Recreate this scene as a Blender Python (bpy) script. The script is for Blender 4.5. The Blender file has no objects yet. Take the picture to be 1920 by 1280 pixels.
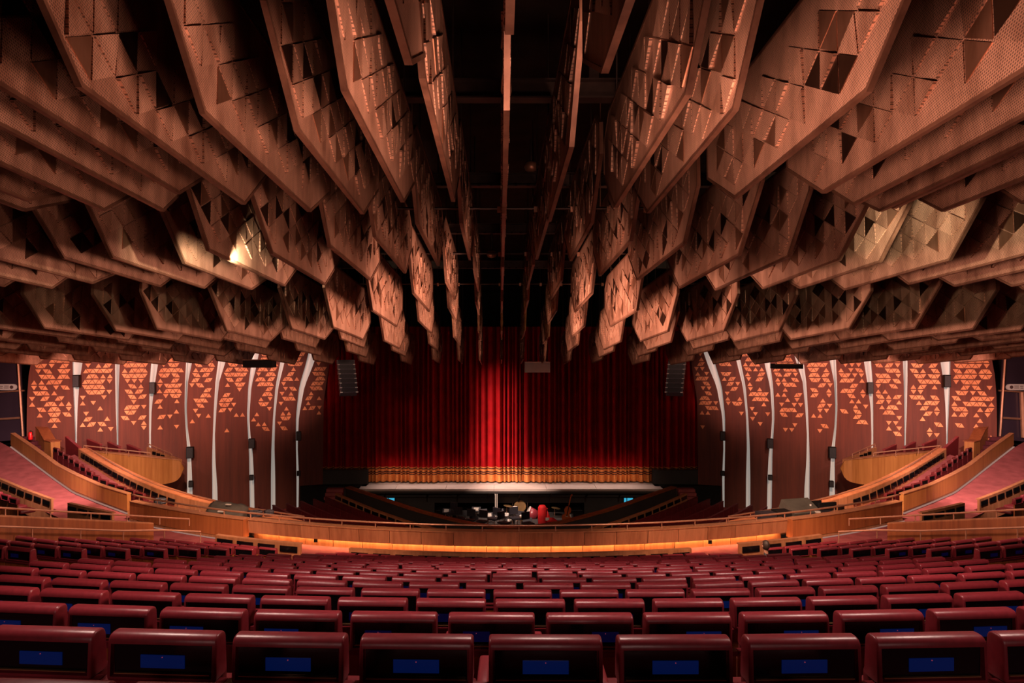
import bpy, bmesh, math, random
from mathutils import Vector, Matrix, noise

random.seed(7)
SC = bpy.context.scene
COL = SC.collection

# ------------------------------------------------------------------ camera
# photograph treated as 1920x1280; 24 mm lens -> f = 1280 px; eye is the world origin
F, PX0, PY0 = 1280.0, 938.0, 650.0
AX = 0.5                      # the auditorium's axis of symmetry (x)
cam_data = bpy.data.cameras.new('camera')
cam_data.lens, cam_data.sensor_width = 24.0, 36.0
cam_data.shift_x = (960 - PX0) / 1920.0
cam_data.shift_y = (PY0 - 640) / 1920.0
cam_data.clip_start, cam_data.clip_end = 0.05, 300
cam = bpy.data.objects.new('camera', cam_data)
cam.location = (0, 0, 0)
cam.rotation_euler = (math.pi / 2, 0, 0)
COL.objects.link(cam)
SC.camera = cam

# ------------------------------------------------------------------ world, exposure
world = bpy.data.worlds.new('world')
SC.world = world
world.use_nodes = True
bg = world.node_tree.nodes['Background']
bg.inputs[0].default_value = (1.0, 0.55, 0.42, 1)
bg.inputs[1].default_value = 0.010
SC.view_settings.view_transform = 'Standard'
SC.view_settings.look = 'None'
SC.view_settings.exposure = 0.0
SC.view_settings.gamma = 1.0
SC.view_settings.use_curve_mapping = False
try:
    SC.cycles.max_bounces = 6
    SC.cycles.diffuse_bounces = 3
    SC.cycles.glossy_bounces = 3
    SC.cycles.transparent_max_bounces = 6
    SC.cycles.sample_clamp_indirect = 4.0
    SC.cycles.caustics_reflective = False
    SC.cycles.caustics_refractive = False
except Exception:
    pass


def lamp(name, kind, loc, target, energy, color, size=0.15, cone=60, blend=0.6, size_y=None):
    d = bpy.data.lights.new(name, kind)
    d.energy, d.color = energy, color
    if kind == 'SPOT':
        d.spot_size, d.spot_blend, d.shadow_soft_size = math.radians(cone), blend, size
    elif kind == 'AREA':
        d.size = size
        if size_y:
            d.shape, d.size_y = 'RECTANGLE', size_y
    else:
        d.shadow_soft_size = size
    o = bpy.data.objects.new(name, d)
    o.location = loc
    if target is not None:
        o.rotation_euler = (Vector(target) - Vector(loc)).to_track_quat('-Z', 'Y').to_euler()
    COL.objects.link(o)
    return o


WARM = (1.0, 0.62, 0.42)
PINK = (1.0, 0.60, 0.50)
# added fill on the centre line, no fixtures there, thrown sideways onto the fin faces
for (y, z, e, c) in ((5.2, 0.55, 640, 130), (10.6, 0.85, 120, 110), (14.6, -0.5, 1800, 120), (19.6, -0.8, 1150, 115), (23.8, -1.1, 260, 100)):
    for s_ in (-1, 1):
        lamp('fin_fill', 'SPOT', (AX + s_ * 0.3, y, z), (AX + s_ * 6, y + 1.2, z + 1.5), e, (1.0, 0.56, 0.41), 0.40, c, 0.6)
# added soft fill from below, lifts the shaded upper parts of the fins
lamp('fill_lamp', 'SPOT', (0.5, 4.6, -0.9), (0.5, 6.0, 3.0), 210, (1.0, 0.57, 0.43), 0.5, 160, 0.4)
# added soft fill from behind the eye, lifts the backs of the seats
for x_ in (-3.0, 0.5, 4.0):
    lamp('seat_back_fill', 'SPOT', (x_, -4.5, 1.2), (x_ * 1.2, 6.0, -2.8), 230, (1.0, 0.62, 0.56), 0.45, 60, 1.0)
# dim fill added inside the void so that the beams show
lamp('void_fill', 'SPOT', (0.9, 5.0, 2.6), (0.6, 12.0, 3.2), 60, (1.0, 0.55, 0.40), 0.1, 90, 1.0)
# white work lights hung among the fins
lamp('work_light', 'SPOT', (-3.7, 9.7, 1.15), (-4.85, 11.4, 1.25), 330, (1.0, 0.88, 0.60), 0.04, 110, 0.7)
lamp('work_light', 'SPOT', (5.0, 9.0, 1.1), (6.4, 10.9, 1.2), 420, (1.0, 0.88, 0.60), 0.04, 110, 0.7)
# house spots over the stalls
for (x, y, z, tx, ty, tz, e, cone) in [
        (-3.0, 7.0, 1.2, -3.2, 9.5, -4.0, 600, 95), (4.0, 7.0, 1.2, 4.2, 9.5, -4.0, 600, 95),
        (0.6, 9.0, 1.2, 0.6, 12.0, -4.0, 700, 95),
        (-8.5, 13.0, 0.8, -9.5, 14.5, -4.5, 500, 100), (9.5, 13.0, 0.8, 10.5, 14.5, -4.5, 500, 100),
        (-2.6, 4.2, 1.3, -2.6, 4.2, -2.5, 300, 120), (3.2, 4.2, 1.3, 3.2, 4.2, -2.5, 300, 120), (0.4, 5.0, 1.3, 0.4, 5.0, -2.5, 300, 120)]:
    lamp('house_spot', 'SPOT', (x, y, z), (tx, ty, tz), e, (1.0, 0.70, 0.60), 0.30, cone, 0.8)
# spots skimming the side aisles and terraces
for s in (-1, 1):
    lamp('aisle_spot', 'SPOT', (AX + s * 14.0, 20.0, -0.9), (AX + s * 17.5, 25.5, -4.8), 3600, (1.0, 0.66, 0.58), 0.1, 62, 0.7)
    lamp('terrace_spot', 'SPOT', (AX + s * 10.0, 19.5, -0.9), (AX + s * 13.5, 25.0, -5.0), 3000, (1.0, 0.66, 0.46), 0.1, 60, 0.8)
    lamp('parapet_fill', 'SPOT', (AX + s * 6.5, 14.5, 0.0), (AX + s * 9.5, 20.3, -5.2), 1500, (1.0, 0.60, 0.40), 0.1, 50, 0.8)  # added fill, brightens the red brown side parapets
    # wall washers just under the fins
    for (dx, y, tx, ty, e, cn) in [(16.8, 25.0, 19.0, 29.6, 1300, 78), (14.0, 25.6, 15.8, 30.4, 1200, 72), (11.2, 26.2, 12.9, 31.4, 1100, 66), (9.2, 26.6, 10.9, 32.2, 750, 46)]:
        lamp('wall_washer', 'SPOT', (AX + s * dx, y, -1.0), (AX + s * tx, ty, -1.7), e, (1.0, 0.52, 0.40), 0.15, cn, 0.9)
    lamp('parapet_fill', 'SPOT', (AX + s * 4.5, 13.0, 0.2), (AX + s * 5.5, 18.6, -5.2), 2200, (1.0, 0.62, 0.42), 0.1, 60, 0.8)
lamp('curtain_wash', 'SPOT', (-9.0, 27.5, -1.8), (1.0, 33.9, -4.5), 260, (1.0, 0.62, 0.48), 0.2, 70, 1.0)
# red-white follow spot close to the curtain, raking down its centre
for q, tz in enumerate((-2.0, -2.9, -3.8, -4.7, -5.6, -6.4)):
    lamp('curtain_spot', 'SPOT', (-3.2, 29.2, -1.6), (0.0, 33.9, tz), 700 + 220 * q, (1.0, 0.80, 0.72), 0.35, 26, 1.0)
# added strip fills without fixtures: one for the hem, a narrow one above the apron
fb = lamp('hem_fill', 'AREA', (AX, 32.6, -6.5), (AX, 34.2, -6.15), 14, (1.0, 0.60, 0.40), 13.0, size_y=0.08)
fb.data.spread = math.radians(70)
ab = lamp('apron_fill', 'AREA', (AX, 32.95, -3.0), (AX, 32.95, -6.75), 75, (1.0, 0.76, 0.66), 13.0, size_y=0.10)
ab.data.spread = math.radians(46)
lamp('pit_lamp', 'SPOT', (0.6, 27.5, -1.5), (0.6, 32.5, -8.0), 4200, (1.0, 0.72, 0.58), 0.1, 38, 0.9)


# ------------------------------------------------------------------ helpers
def P(px, py, d):
    """world point seen at a photo pixel at depth d (metres along the axis of view)"""
    return Vector(((px - PX0) / F * d, d, (PY0 - py) / F * d))


def px_of(x, y):
    return PX0 + F * x / max(y, 0.01)


def mirror(p, s):
    """s=-1: as given (left half); s=+1: reflected about the hall's axis"""
    return Vector((p[0] if s < 0 else 2 * AX - p[0], p[1], p[2]))


ORD = ['zeroth', 'first', 'second', 'third', 'fourth', 'fifth', 'sixth', 'seventh', 'eighth', 'ninth', 'tenth', 'eleventh',
       'twelfth', 'thirteenth', 'fourteenth', 'fifteenth', 'sixteenth', 'seventeenth', 'eighteenth', 'nineteenth', 'twentieth']


def ordn(n):
    if n < 21:
        return ORD[n]
    tens = {2: 'twenty', 3: 'thirty', 4: 'forty', 5: 'fifty'}[n // 10]
    if n % 10 == 0:
        return {2: 'twentieth', 3: 'thirtieth', 4: 'fortieth', 5: 'fiftieth'}[n // 10]
    return tens + '-' + ORD[n % 10]


def link(o, parent=None):
    COL.objects.link(o)
    if parent is not None:
        o.parent = parent
    return o


def tag(o, label=None, cat=None, group=None, kind=None):
    if label:
        o['label'] = label
    if cat:
        o['category'] = cat
    if group:
        o['group'] = group
    if kind:
        o['kind'] = kind
    return o


def empty(name, loc=(0, 0, 0), rot=(0, 0, 0), parent=None):
    o = bpy.data.objects.new(name, None)
    o.empty_display_size = 0.1
    o.location, o.rotation_euler = loc, rot
    return link(o, parent)


def place(name, mesh, parent=None, loc=(0, 0, 0), rot=(0, 0, 0), scale=(1, 1, 1)):
    o = bpy.data.objects.new(name, mesh)
    o.location, o.rotation_euler, o.scale = loc, rot, scale
    return link(o, parent)


class MB:
    """collects simple shapes and makes one mesh of them"""

    def __init__(self):
        self.v, self.f = [], []

    def add(self, vs, fs):
        b = len(self.v)
        self.v += [tuple(v) for v in vs]
        self.f += [tuple(i + b for i in f) for f in fs]
        return self

    def box(self, c, s, rz=0.0, rx=0.0, M=None):
        x, y, z = s[0] / 2, s[1] / 2, s[2] / 2
        vs = [Vector(p) for p in ((-x, -y, -z), (x, -y, -z), (x, y, -z), (-x, y, -z), (-x, -y, z), (x, -y, z), (x, y, z), (-x, y, z))]
        R = M if M is not None else Matrix.Rotation(rz, 3, 'Z') @ Matrix.Rotation(rx, 3, 'X')
        return self.add([R @ v + Vector(c) for v in vs],
                        [(0, 3, 2, 1), (4, 5, 6, 7), (0, 1, 5, 4), (1, 2, 6, 5), (2, 3, 7, 6), (3, 0, 4, 7)])

    def tube(self, pts, r, n=6, close=True):
        pts = [Vector(p) for p in pts]
        rings = []
        rs = r if isinstance(r, (list, tuple)) else [r] * len(pts)
        for i, p in enumerate(pts):
            t = (pts[min(i + 1, len(pts) - 1)] - pts[max(i - 1, 0)]).normalized()
            a = t.cross(Vector((0, 0, 1)))
            if a.length < 1e-3:
                a = Vector((1, 0, 0))
            a.normalize()
            b = t.cross(a).normalized()
            rings.append([p + (a * math.cos(2 * math.pi * k / n) + b * math.sin(2 * math.pi * k / n)) * rs[i] for k in range(n)])
        vs = [v for ring in rings for v in ring]
        fs = []
        for i in range(len(pts) - 1):
            for k in range(n):
                fs.append((i * n + k, i * n + (k + 1) % n, (i + 1) * n + (k + 1) % n, (i + 1) * n + k))
        if close:
            fs.append(tuple(range(n)))
            fs.append(tuple((len(pts) - 1) * n + k for k in reversed(range(n))))
        return self.add(vs, fs)

    def lathe(self, prof, c=(0, 0, 0), n=14, M=None):
        vs, fs = [], []
        R = M if M is not None else Matrix.Identity(3)
        for (r, z) in prof:
            for k in range(n):
                a = 2 * math.pi * k / n
                vs.append(R @ Vector((r * math.cos(a), r * math.sin(a), z)) + Vector(c))
        for i in range(len(prof) - 1):
            for k in range(n):
                fs.append((i * n + k, i * n + (k + 1) % n, (i + 1) * n + (k + 1) % n, (i + 1) * n + k))
        fs.append(tuple(reversed(range(n))))
        fs.append(tuple((len(prof) - 1) * n + k for k in range(n)))
        return self.add(vs, fs)

    def prism(self, poly, axis_vec, origin, eu, ev):
        """polygon (u,v) in the plane eu,ev at origin, extruded along axis_vec"""
        o, eu, ev, ax = Vector(origin), Vector(eu), Vector(ev), Vector(axis_vec)
        n = len(poly)
        a = [o + eu * u + ev * v for (u, v) in poly]
        b = [p + ax for p in a]
        fs = [tuple(range(n)), tuple(range(2 * n - 1, n - 1, -1))]
        for i in range(n):
            j = (i + 1) % n
            fs.append((i, i + n, j + n, j))
        return self.add(a + b, fs)

    def wall(self, top, bot, thick):
        """upright wall along a path; top and bot are matching point lists, thick goes away from the eye side"""
        n = len(top)
        vs = []
        for i in range(n):
            t = Vector(top[min(i + 1, n - 1)]) - Vector(top[max(i - 1, 0)])
            nrm = Vector((-t.y, t.x, 0)).normalized()
            if nrm.y < 0:
                nrm = -nrm
            off = nrm * thick
            vs += [Vector(bot[i]), Vector(top[i]), Vector(top[i]) + off, Vector(bot[i]) + off]
        fs = []
        for i in range(n - 1):
            a, b = i * 4, i * 4 + 4
            for k in range(4):
                fs.append((a + k, b + k, b + (k + 1) % 4, a + (k + 1) % 4))
        fs.append((0, 1, 2, 3))
        e = (n - 1) * 4
        fs.append((e + 3, e + 2, e + 1, e))
        return self.add(vs, fs)

    def mesh(self, name, mat, smooth=False):
        me = bpy.data.meshes.new(name)
        me.from_pydata(self.v, [], self.f)
        me.materials.append(mat)
        bm = bmesh.new()
        bm.from_mesh(me)
        bmesh.ops.recalc_face_normals(bm, faces=bm.faces)
        bm.to_mesh(me)
        bm.free()
        if smooth:
            me.polygons.foreach_set('use_smooth', [True] * len(me.polygons))
        return me

    def build(self, name, mat, parent=None, smooth=False, loc=(0, 0, 0), rot=(0, 0, 0)):
        return place(name, self.mesh(name, mat, smooth), parent, loc, rot)


def bevel_mesh(name, mat, fn, smooth=True):
    bm = bmesh.new()
    fn(bm)
    bmesh.ops.recalc_face_normals(bm, faces=bm.faces)
    me = bpy.data.meshes.new(name)
    bm.to_mesh(me)
    bm.free()
    me.materials.append(mat)
    if smooth:
        me.polygons.foreach_set('use_smooth', [True] * len(me.polygons))
        try:
            me.set_sharp_from_angle(angle=math.radians(50))
        except Exception:
            pass
    return me


def rbox(bm, c, s, off, seg=2):
    r = bmesh.ops.create_cube(bm, size=1.0)
    for v in r['verts']:
        v.co = Vector((v.co.x * s[0] + c[0], v.co.y * s[1] + c[1], v.co.z * s[2] + c[2]))
    es = list({e for v in r['verts'] for e in v.link_edges})
    bmesh.ops.bevel(bm, geom=es, offset=off, segments=seg, affect='EDGES', profile=0.5)


# ------------------------------------------------------------------ materials
def new_mat(name):
    m = bpy.data.materials.new(name)
    m.use_nodes = True
    nt = m.node_tree
    return m, nt, nt.nodes['Principled BSDF']


def N(nt, kind, **kw):
    n = nt.nodes.new(kind)
    for k, v in kw.items():
        setattr(n, k, v)
    return n


def ramp(nt, fac, stops):
    r = N(nt, 'ShaderNodeValToRGB')
    cr = r.color_ramp
    cr.elements[0].position, cr.elements[0].color = stops[0][0], (*stops[0][1], 1)
    cr.elements[1].position, cr.elements[1].color = stops[-1][0], (*stops[-1][1], 1)
    for p, c in stops[1:-1]:
        e = cr.elements.new(p)
        e.color = (*c, 1)
    nt.links.new(fac, r.inputs[0])
    return r.outputs[0]


def plain(name, col, rough=0.5, metal=0.0, var=0.15, scale=6.0, bump=0.0, spec=0.5, obj=True):
    """slightly mottled surface"""
    m, nt, b = new_mat(name)
    tc = N(nt, 'ShaderNodeTexCoord')
    no = N(nt, 'ShaderNodeTexNoise')
    no.inputs['Scale'].default_value = scale
    no.inputs['Detail'].default_value = 3
    nt.links.new(tc.outputs['Object' if obj else 'Generated'], no.inputs['Vector'])
    lo = tuple(c * (1 - var) for c in col)
    hi = tuple(min(1, c * (1 + var)) for c in col)
    nt.links.new(ramp(nt, no.outputs[0], [(0.3, lo), (0.7, hi)]), b.inputs['Base Color'])
    b.inputs['Roughness'].default_value = rough
    b.inputs['Metallic'].default_value = metal
    b.inputs['Specular IOR Level'].default_value = spec
    if bump:
        bp = N(nt, 'ShaderNodeBump')
        bp.inputs['Strength'].default_value = bump
        bp.inputs['Distance'].default_value = 0.01
        nt.links.new(no.outputs[0], bp.inputs['Height'])
        nt.links.new(bp.outputs[0], b.inputs['Normal'])
    return m


def wood(name, lo, hi, rough=0.38, sx=9.0, sz=0.5, world=True):
    """vertical-grain veneer"""
    m, nt, b = new_mat(name)
    if world:
        g = N(nt, 'ShaderNodeNewGeometry')
        src = g.outputs['Position']
    else:
        g = N(nt, 'ShaderNodeTexCoord')
        src = g.outputs['Object']
    mp = N(nt, 'ShaderNodeMapping')
    mp.inputs['Scale'].default_value = (sx, sx, sz)
    nt.links.new(src, mp.inputs[0])
    no = N(nt, 'ShaderNodeTexNoise')
    no.inputs['Scale'].default_value = 1.0
    no.inputs['Detail'].default_value = 4
    no.inputs['Roughness'].default_value = 0.65
    nt.links.new(mp.outputs[0], no.inputs['Vector'])
    oi = N(nt, 'ShaderNodeObjectInfo')
    ad = N(nt, 'ShaderNodeMath', operation='MULTIPLY_ADD')
    ad.inputs[1].default_value = 0.22
    nt.links.new(oi.outputs['Random'], ad.inputs[0])
    nt.links.new(no.outputs[0], ad.inputs[2])
    mid = tuple((a + c) / 2 for a, c in zip(lo, hi))
    nt.links.new(ramp(nt, ad.outputs[0], [(0.38, lo), (0.6, mid), (0.85, hi)]), b.inputs['Base Color'])
    b.inputs['Roughness'].default_value = rough
    return m


def emit(name, col, strength, base=(0.02, 0.02, 0.02)):
    m, nt, b = new_mat(name)
    b.inputs['Base Color'].default_value = (*base, 1)
    b.inputs['Emission Color'].default_value = (*col, 1)
    b.inputs['Emission Strength'].default_value = strength
    b.inputs['Roughness'].default_value = 0.3
    return m


def bronze(name, lo, hi, rough=0.42, metal=0.5, holes=0.021, depth=0.75):
    """bronze sheet, finely perforated (holes: pitch in metres, 0 = plain sheet)"""
    m, nt, b = new_mat(name)
    tc = N(nt, 'ShaderNodeTexCoord')
    oi = N(nt, 'ShaderNodeObjectInfo')
    g = N(nt, 'ShaderNodeNewGeometry')
    mp = N(nt, 'ShaderNodeMapping')
    mp.inputs['Scale'].default_value = (3, 3, 1.1)
    nt.links.new(g.outputs['Position'], mp.inputs[0])
    no = N(nt, 'ShaderNodeTexNoise')
    no.inputs['Scale'].default_value = 1.4
    no.inputs['Detail'].default_value = 5
    no.inputs['Roughness'].default_value = 0.6
    nt.links.new(mp.outputs[0], no.inputs['Vector'])
    ad = N(nt, 'ShaderNodeMath', operation='MULTIPLY_ADD')
    ad.inputs[1].default_value = 0.25
    nt.links.new(oi.outputs['Random'], ad.inputs[0])
    nt.links.new(no.outputs[0], ad.inputs[2])
    col = ramp(nt, ad.outputs[0], [(0.4, lo), (0.8, hi)])
    if holes:
        sp = N(nt, 'ShaderNodeSeparateXYZ')
        nt.links.new(tc.outputs['Object'], sp.inputs[0])
        k = 2 * math.pi / holes
        outs = []
        for (a, c2) in ((0.94, 0.34), (0.17, 0.985)):
            m1 = N(nt, 'ShaderNodeMath', operation='MULTIPLY')
            m1.inputs[1].default_value = a * k
            nt.links.new(sp.outputs['Y'], m1.inputs[0])
            m2 = N(nt, 'ShaderNodeMath', operation='MULTIPLY_ADD')
            m2.inputs[1].default_value = c2 * k
            nt.links.new(sp.outputs['Z'], m2.inputs[0])
            nt.links.new(m1.outputs[0], m2.inputs[2])
            s = N(nt, 'ShaderNodeMath', operation='SINE')
            nt.links.new(m2.outputs[0], s.inputs[0])
            outs.append(s.outputs[0])
        pr = N(nt, 'ShaderNodeMath', operation='ADD')
        nt.links.new(outs[0], pr.inputs[0])
        nt.links.new(outs[1], pr.inputs[1])
        mr = N(nt, 'ShaderNodeMapRange')
        mr.inputs['From Min'].default_value = 0.15
        mr.inputs['From Max'].default_value = 0.75
        mr.inputs['To Min'].default_value = 0.0
        mr.inputs['To Max'].default_value = depth
        nt.links.new(pr.outputs[0], mr.inputs[0])
        mx = N(nt, 'ShaderNodeMix', data_type='RGBA')
        nt.links.new(mr.outputs[0], mx.inputs['Factor'])
        nt.links.new(col, mx.inputs[6])
        mx.inputs[7].default_value = (0.012, 0.006, 0.004, 1)
        col = mx.outputs[2]
    nt.links.new(col, b.inputs['Base Color'])
    b.inputs['Roughness'].default_value = rough
    b.inputs['Metallic'].default_value = metal
    return m


M = {}
M['bronze_perf'] = bronze('perforated_bronze', (0.23, 0.10, 0.062), (0.60, 0.315, 0.215))
M['bronze_facet'] = bronze('perforated_bronze_facet', (0.27, 0.12, 0.075), (0.68, 0.365, 0.25), rough=0.38)
M['bronze_plain'] = bronze('plain_bronze', (0.24, 0.10, 0.055), (0.46, 0.22, 0.14), rough=0.33, metal=0.85, holes=0)
M['bronze_dark'] = bronze('dark_bronze', (0.035, 0.014, 0.009), (0.10, 0.045, 0.028), rough=0.3, metal=0.85, holes=0)
M['bronze_edge_shaded'] = bronze('bronze_edge_shaded', (0.11, 0.045, 0.028), (0.26, 0.12, 0.075), rough=0.4, metal=0.7, holes=0)  # dark tone painted in for the shade on the fins' lower edges
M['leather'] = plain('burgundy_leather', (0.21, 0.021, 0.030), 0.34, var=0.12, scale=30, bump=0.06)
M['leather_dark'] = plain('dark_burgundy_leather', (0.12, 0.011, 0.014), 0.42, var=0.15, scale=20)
M['seatwood'] = wood('seat_veneer', (0.20, 0.045, 0.014), (0.42, 0.12, 0.032), 0.35, sx=14, sz=1.0)
M['wood'] = wood('honey_veneer', (0.27, 0.095, 0.040), (0.48, 0.195, 0.090))
M['wood_red'] = wood('red_brown_veneer', (0.17, 0.042, 0.015), (0.32, 0.092, 0.030))
M['wood_bright'] = wood('polished_red_veneer', (0.25, 0.065, 0.020), (0.44, 0.135, 0.042), 0.3)
M['wood_wall'] = wood('dark_wall_veneer', (0.080, 0.013, 0.007), (0.160, 0.028, 0.014), 0.7, sx=6, sz=0.35)
M['wood_tri'] = wood('pale_triangle_veneer', (0.62, 0.19, 0.075), (0.88, 0.33, 0.145), 0.6, sx=5, sz=2)
M['wood_box'] = wood('box_veneer', (0.29, 0.098, 0.026), (0.45, 0.175, 0.050))
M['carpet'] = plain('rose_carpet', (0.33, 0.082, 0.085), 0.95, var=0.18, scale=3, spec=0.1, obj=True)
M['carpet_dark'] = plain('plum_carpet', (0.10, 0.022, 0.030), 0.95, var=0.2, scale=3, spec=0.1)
M['black'] = plain('black_paint', (0.010, 0.008, 0.008), 0.7, var=0.2, scale=2, spec=0.2)
M['grey_dark'] = plain('charcoal_panel', (0.030, 0.024, 0.022), 0.6, var=0.2, scale=1.5)
M['ceiling'] = plain('black_ceiling', (0.020, 0.012, 0.010), 0.9, var=0.4, scale=1.5, spec=0.1)
M['steel'] = plain('dark_steel', (0.060, 0.034, 0.028), 0.45, metal=0.6, var=0.3, scale=5)
M['rail'] = plain('bronze_rail', (0.62, 0.30, 0.19), 0.35, metal=0.6, var=0.1, scale=8)
M['glass_black'] = plain('black_screen_glass', (0.004, 0.004, 0.005), 0.12, var=0.1, scale=4)
M['display'] = emit('blue_display', (0.0, 0.035, 0.30), 0.11, (0.0, 0.004, 0.03))
M['display_dim'] = emit('dim_blue_display', (0.01, 0.012, 0.16), 0.07, (0.0, 0.002, 0.02))
M['status'] = emit('status_light', (1.0, 0.12, 0.2), 0.22)
M['slit'] = emit('emissive_white_slit', (0.93, 0.86, 0.78), 0.22, (0.75, 0.70, 0.66))  # glow put into the white surface in place of lamps in the recess
M['led'] = emit('warm_led', (1.0, 0.60, 0.22), 42.0)
M['led_pink'] = emit('floor_led', (1.0, 0.55, 0.45), 0.30)
M['velvet'] = plain('red_velvet', (0.34, 0.003, 0.005), 0.85, var=0.2, scale=2, spec=0.15)
M['gold'] = plain('gold_hem_cloth', (0.62, 0.20, 0.045), 0.75, var=0.15, scale=14)
M['stripe'] = plain('maroon_stripe_cloth', (0.05, 0.006, 0.006), 0.85, var=0.1, scale=8)
M['stage'] = plain('pale_stage_boards', (0.46, 0.36, 0.32), 0.55, var=0.1, scale=1.2)
M['purple'] = plain('plum_black_partition', (0.045, 0.026, 0.042), 0.35, var=0.2, scale=0.6)
M['white'] = plain('white_plastic', (0.72, 0.66, 0.64), 0.5, var=0.05)
M['ink'] = plain('dark_ink', (0.10, 0.05, 0.05), 0.7, var=0.1)
M['red'] = plain('red_paint', (0.65, 0.010, 0.012), 0.35, var=0.1)
M['redcloth'] = plain('red_cover_cloth', (0.72, 0.012, 0.016), 0.7, var=0.2, scale=3)
M['olive'] = plain('olive_dust_cover', (0.085, 0.072, 0.058), 0.7, var=0.25, scale=3)
M['gear'] = plain('speaker_grille', (0.022, 0.018, 0.024), 0.55, var=0.3, scale=20)
M['array'] = plain('array_speaker_grey', (0.075, 0.062, 0.085), 0.5, var=0.15, scale=10)
M['cyan'] = emit('cyan_exit_sign', (0.05, 0.50, 0.75), 0.8)
M['brass'] = plain('brass', (0.55, 0.33, 0.15), 0.35, metal=0.8)
M['paper'] = plain('sheet_paper', (0.60, 0.52, 0.46), 0.8)
M['bass'] = plain('varnished_bass', (0.50, 0.10, 0.02), 0.3)
M['skin'] = plain('skin', (0.42, 0.19, 0.12), 0.55)
M['hair'] = plain('dark_hair', (0.03, 0.015, 0.010), 0.6, scale=40)
M['shirt'] = plain('dark_shirt', (0.04, 0.04, 0.045), 0.8)
M['spot_face'] = emit('lamp_face', (1.0, 0.95, 0.85), 2.0)

# ================================================================== SETTING
CY = 38.3                                 # the stalls' rows are arcs about (AX, CY)
HS = 0.90                                 # seat height above its step


def row_d(i):
    return 2.95 + 0.915 * i


def row_zt(i):
    return -(1.227 + 0.256 * i)


def row_R(i):
    return CY - row_d(i)


def pol(R, th, z=0.0, cy=CY):
    return Vector((AX + R * math.sin(th), cy - R * math.cos(th), z))


# ---- stepped stalls floor
mb = MB()
nth = 40
T0 = 0.56
for i in range(-2, 15):
    ro, ri = row_R(i) + 0.47, row_R(i) - 0.445
    z = row_zt(i) - HS
    z2 = row_zt(i + 1) - HS
    vs, fs = [], []
    for k in range(nth + 1):
        th = -T0 + 2 * T0 * k / nth
        vs += [pol(ro, th, z), pol(ri, th, z), pol(ri, th, z2)]
    for k in range(nth):
        a, b = 3 * k, 3 * k + 3
        fs += [(a, b, b + 1, a + 1), (a + 1, b + 1, b + 2, a + 2)]
    mb.add(vs, fs)
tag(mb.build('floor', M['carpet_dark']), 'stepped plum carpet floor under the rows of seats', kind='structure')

# ---- cross aisle and the rising side aisles (rose carpet)
CYP, RP = 40.3, 22.1                      # parapet arc
ZA = -5.57                                # cross-aisle level


def par(R, th, z):
    return Vector((AX + R * math.sin(th), CYP - R * math.cos(th), z))


vs, fs = [], []
for k in range(31):
    th = -0.40 + 0.80 * k / 30
    vs += [par(RP + 1.75, th * 0.97, ZA), par(RP - 0.2, th, ZA)]
for k in range(30):
    fs.append((2 * k, 2 * k + 2, 2 * k + 3, 2 * k + 1))
tag(MB().add(vs, fs).build('floor', M['carpet']), 'rose carpet of the cross aisle before the curved parapet', kind='structure')


def resample(pts, n):
    pts = [Vector(p) for p in pts]
    L = [0]
    for a, b in zip(pts, pts[1:]):
        L.append(L[-1] + (b - a).length)
    out = []
    for k in range(n):
        t = L[-1] * k / (n - 1)
        j = max(0, min(len(pts) - 2, next((q for q in range(len(L) - 1) if t <= L[q + 1] + 1e-9), len(pts) - 2)))
        u = (t - L[j]) / max(1e-9, L[j + 1] - L[j])
        out.append(pts[j].lerp(pts[j + 1], u))
    return out


W2 = [(20, 812, 838, 28.5), (60, 839, 867.5, 27.3), (105, 872, 901, 25.8), (138, 889, 924, 24.6), (185, 910, 943, 23.4), (238, 926, 963, 22.7)]
inner = [(-21.5, 26.6, -4.85), (-17.9, 24.4, -5.25), (-15.5, 22.95, -5.45), (-14.0, 21.9, -5.55), (-12.0, 20.75, ZA), (-9.5, 19.3, ZA), (-7.4, 18.35, ZA)]
outer = [P(-25, 815, 30.2)] + [P(a, c + 1, d) for (a, b, c, d) in W2] + [par(RP + 0.02, -0.57, ZA), par(RP + 0.02, -0.46, ZA), par(RP + 0.02, -0.37, ZA)]
I2, O2 = resample(inner, 40), resample(outer, 40)
for s in (-1, 1):
    vs, fs = [], []
    for a, b in zip(I2, O2):
        for q in range(7):
            vs.append(mirror(a.lerp(b, q / 6), s))
    for k in range(39):
        for q in range(6):
            fs.append((k * 7 + q, k * 7 + q + 1, k * 7 + q + 8, k * 7 + q + 7))
    tag(MB().add(vs, fs).build('floor', M['carpet'], smooth=True), 'rose carpeted side aisle rising to the %s exit' % ('left' if s < 0 else 'right'), kind='structure')

# ---- ceiling above the fins, void beams
tag(MB().box((AX, 15, 4.6), (60, 44, 0.2)).build('ceiling', M['ceiling']), 'black ceiling void above the hanging fins', kind='structure')
tag(MB().box((AX, 37.2, -1.5), (60, 0.2, 16)).build('wall_stage', M['black']), 'black stage wall behind the curtain', kind='structure')

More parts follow.
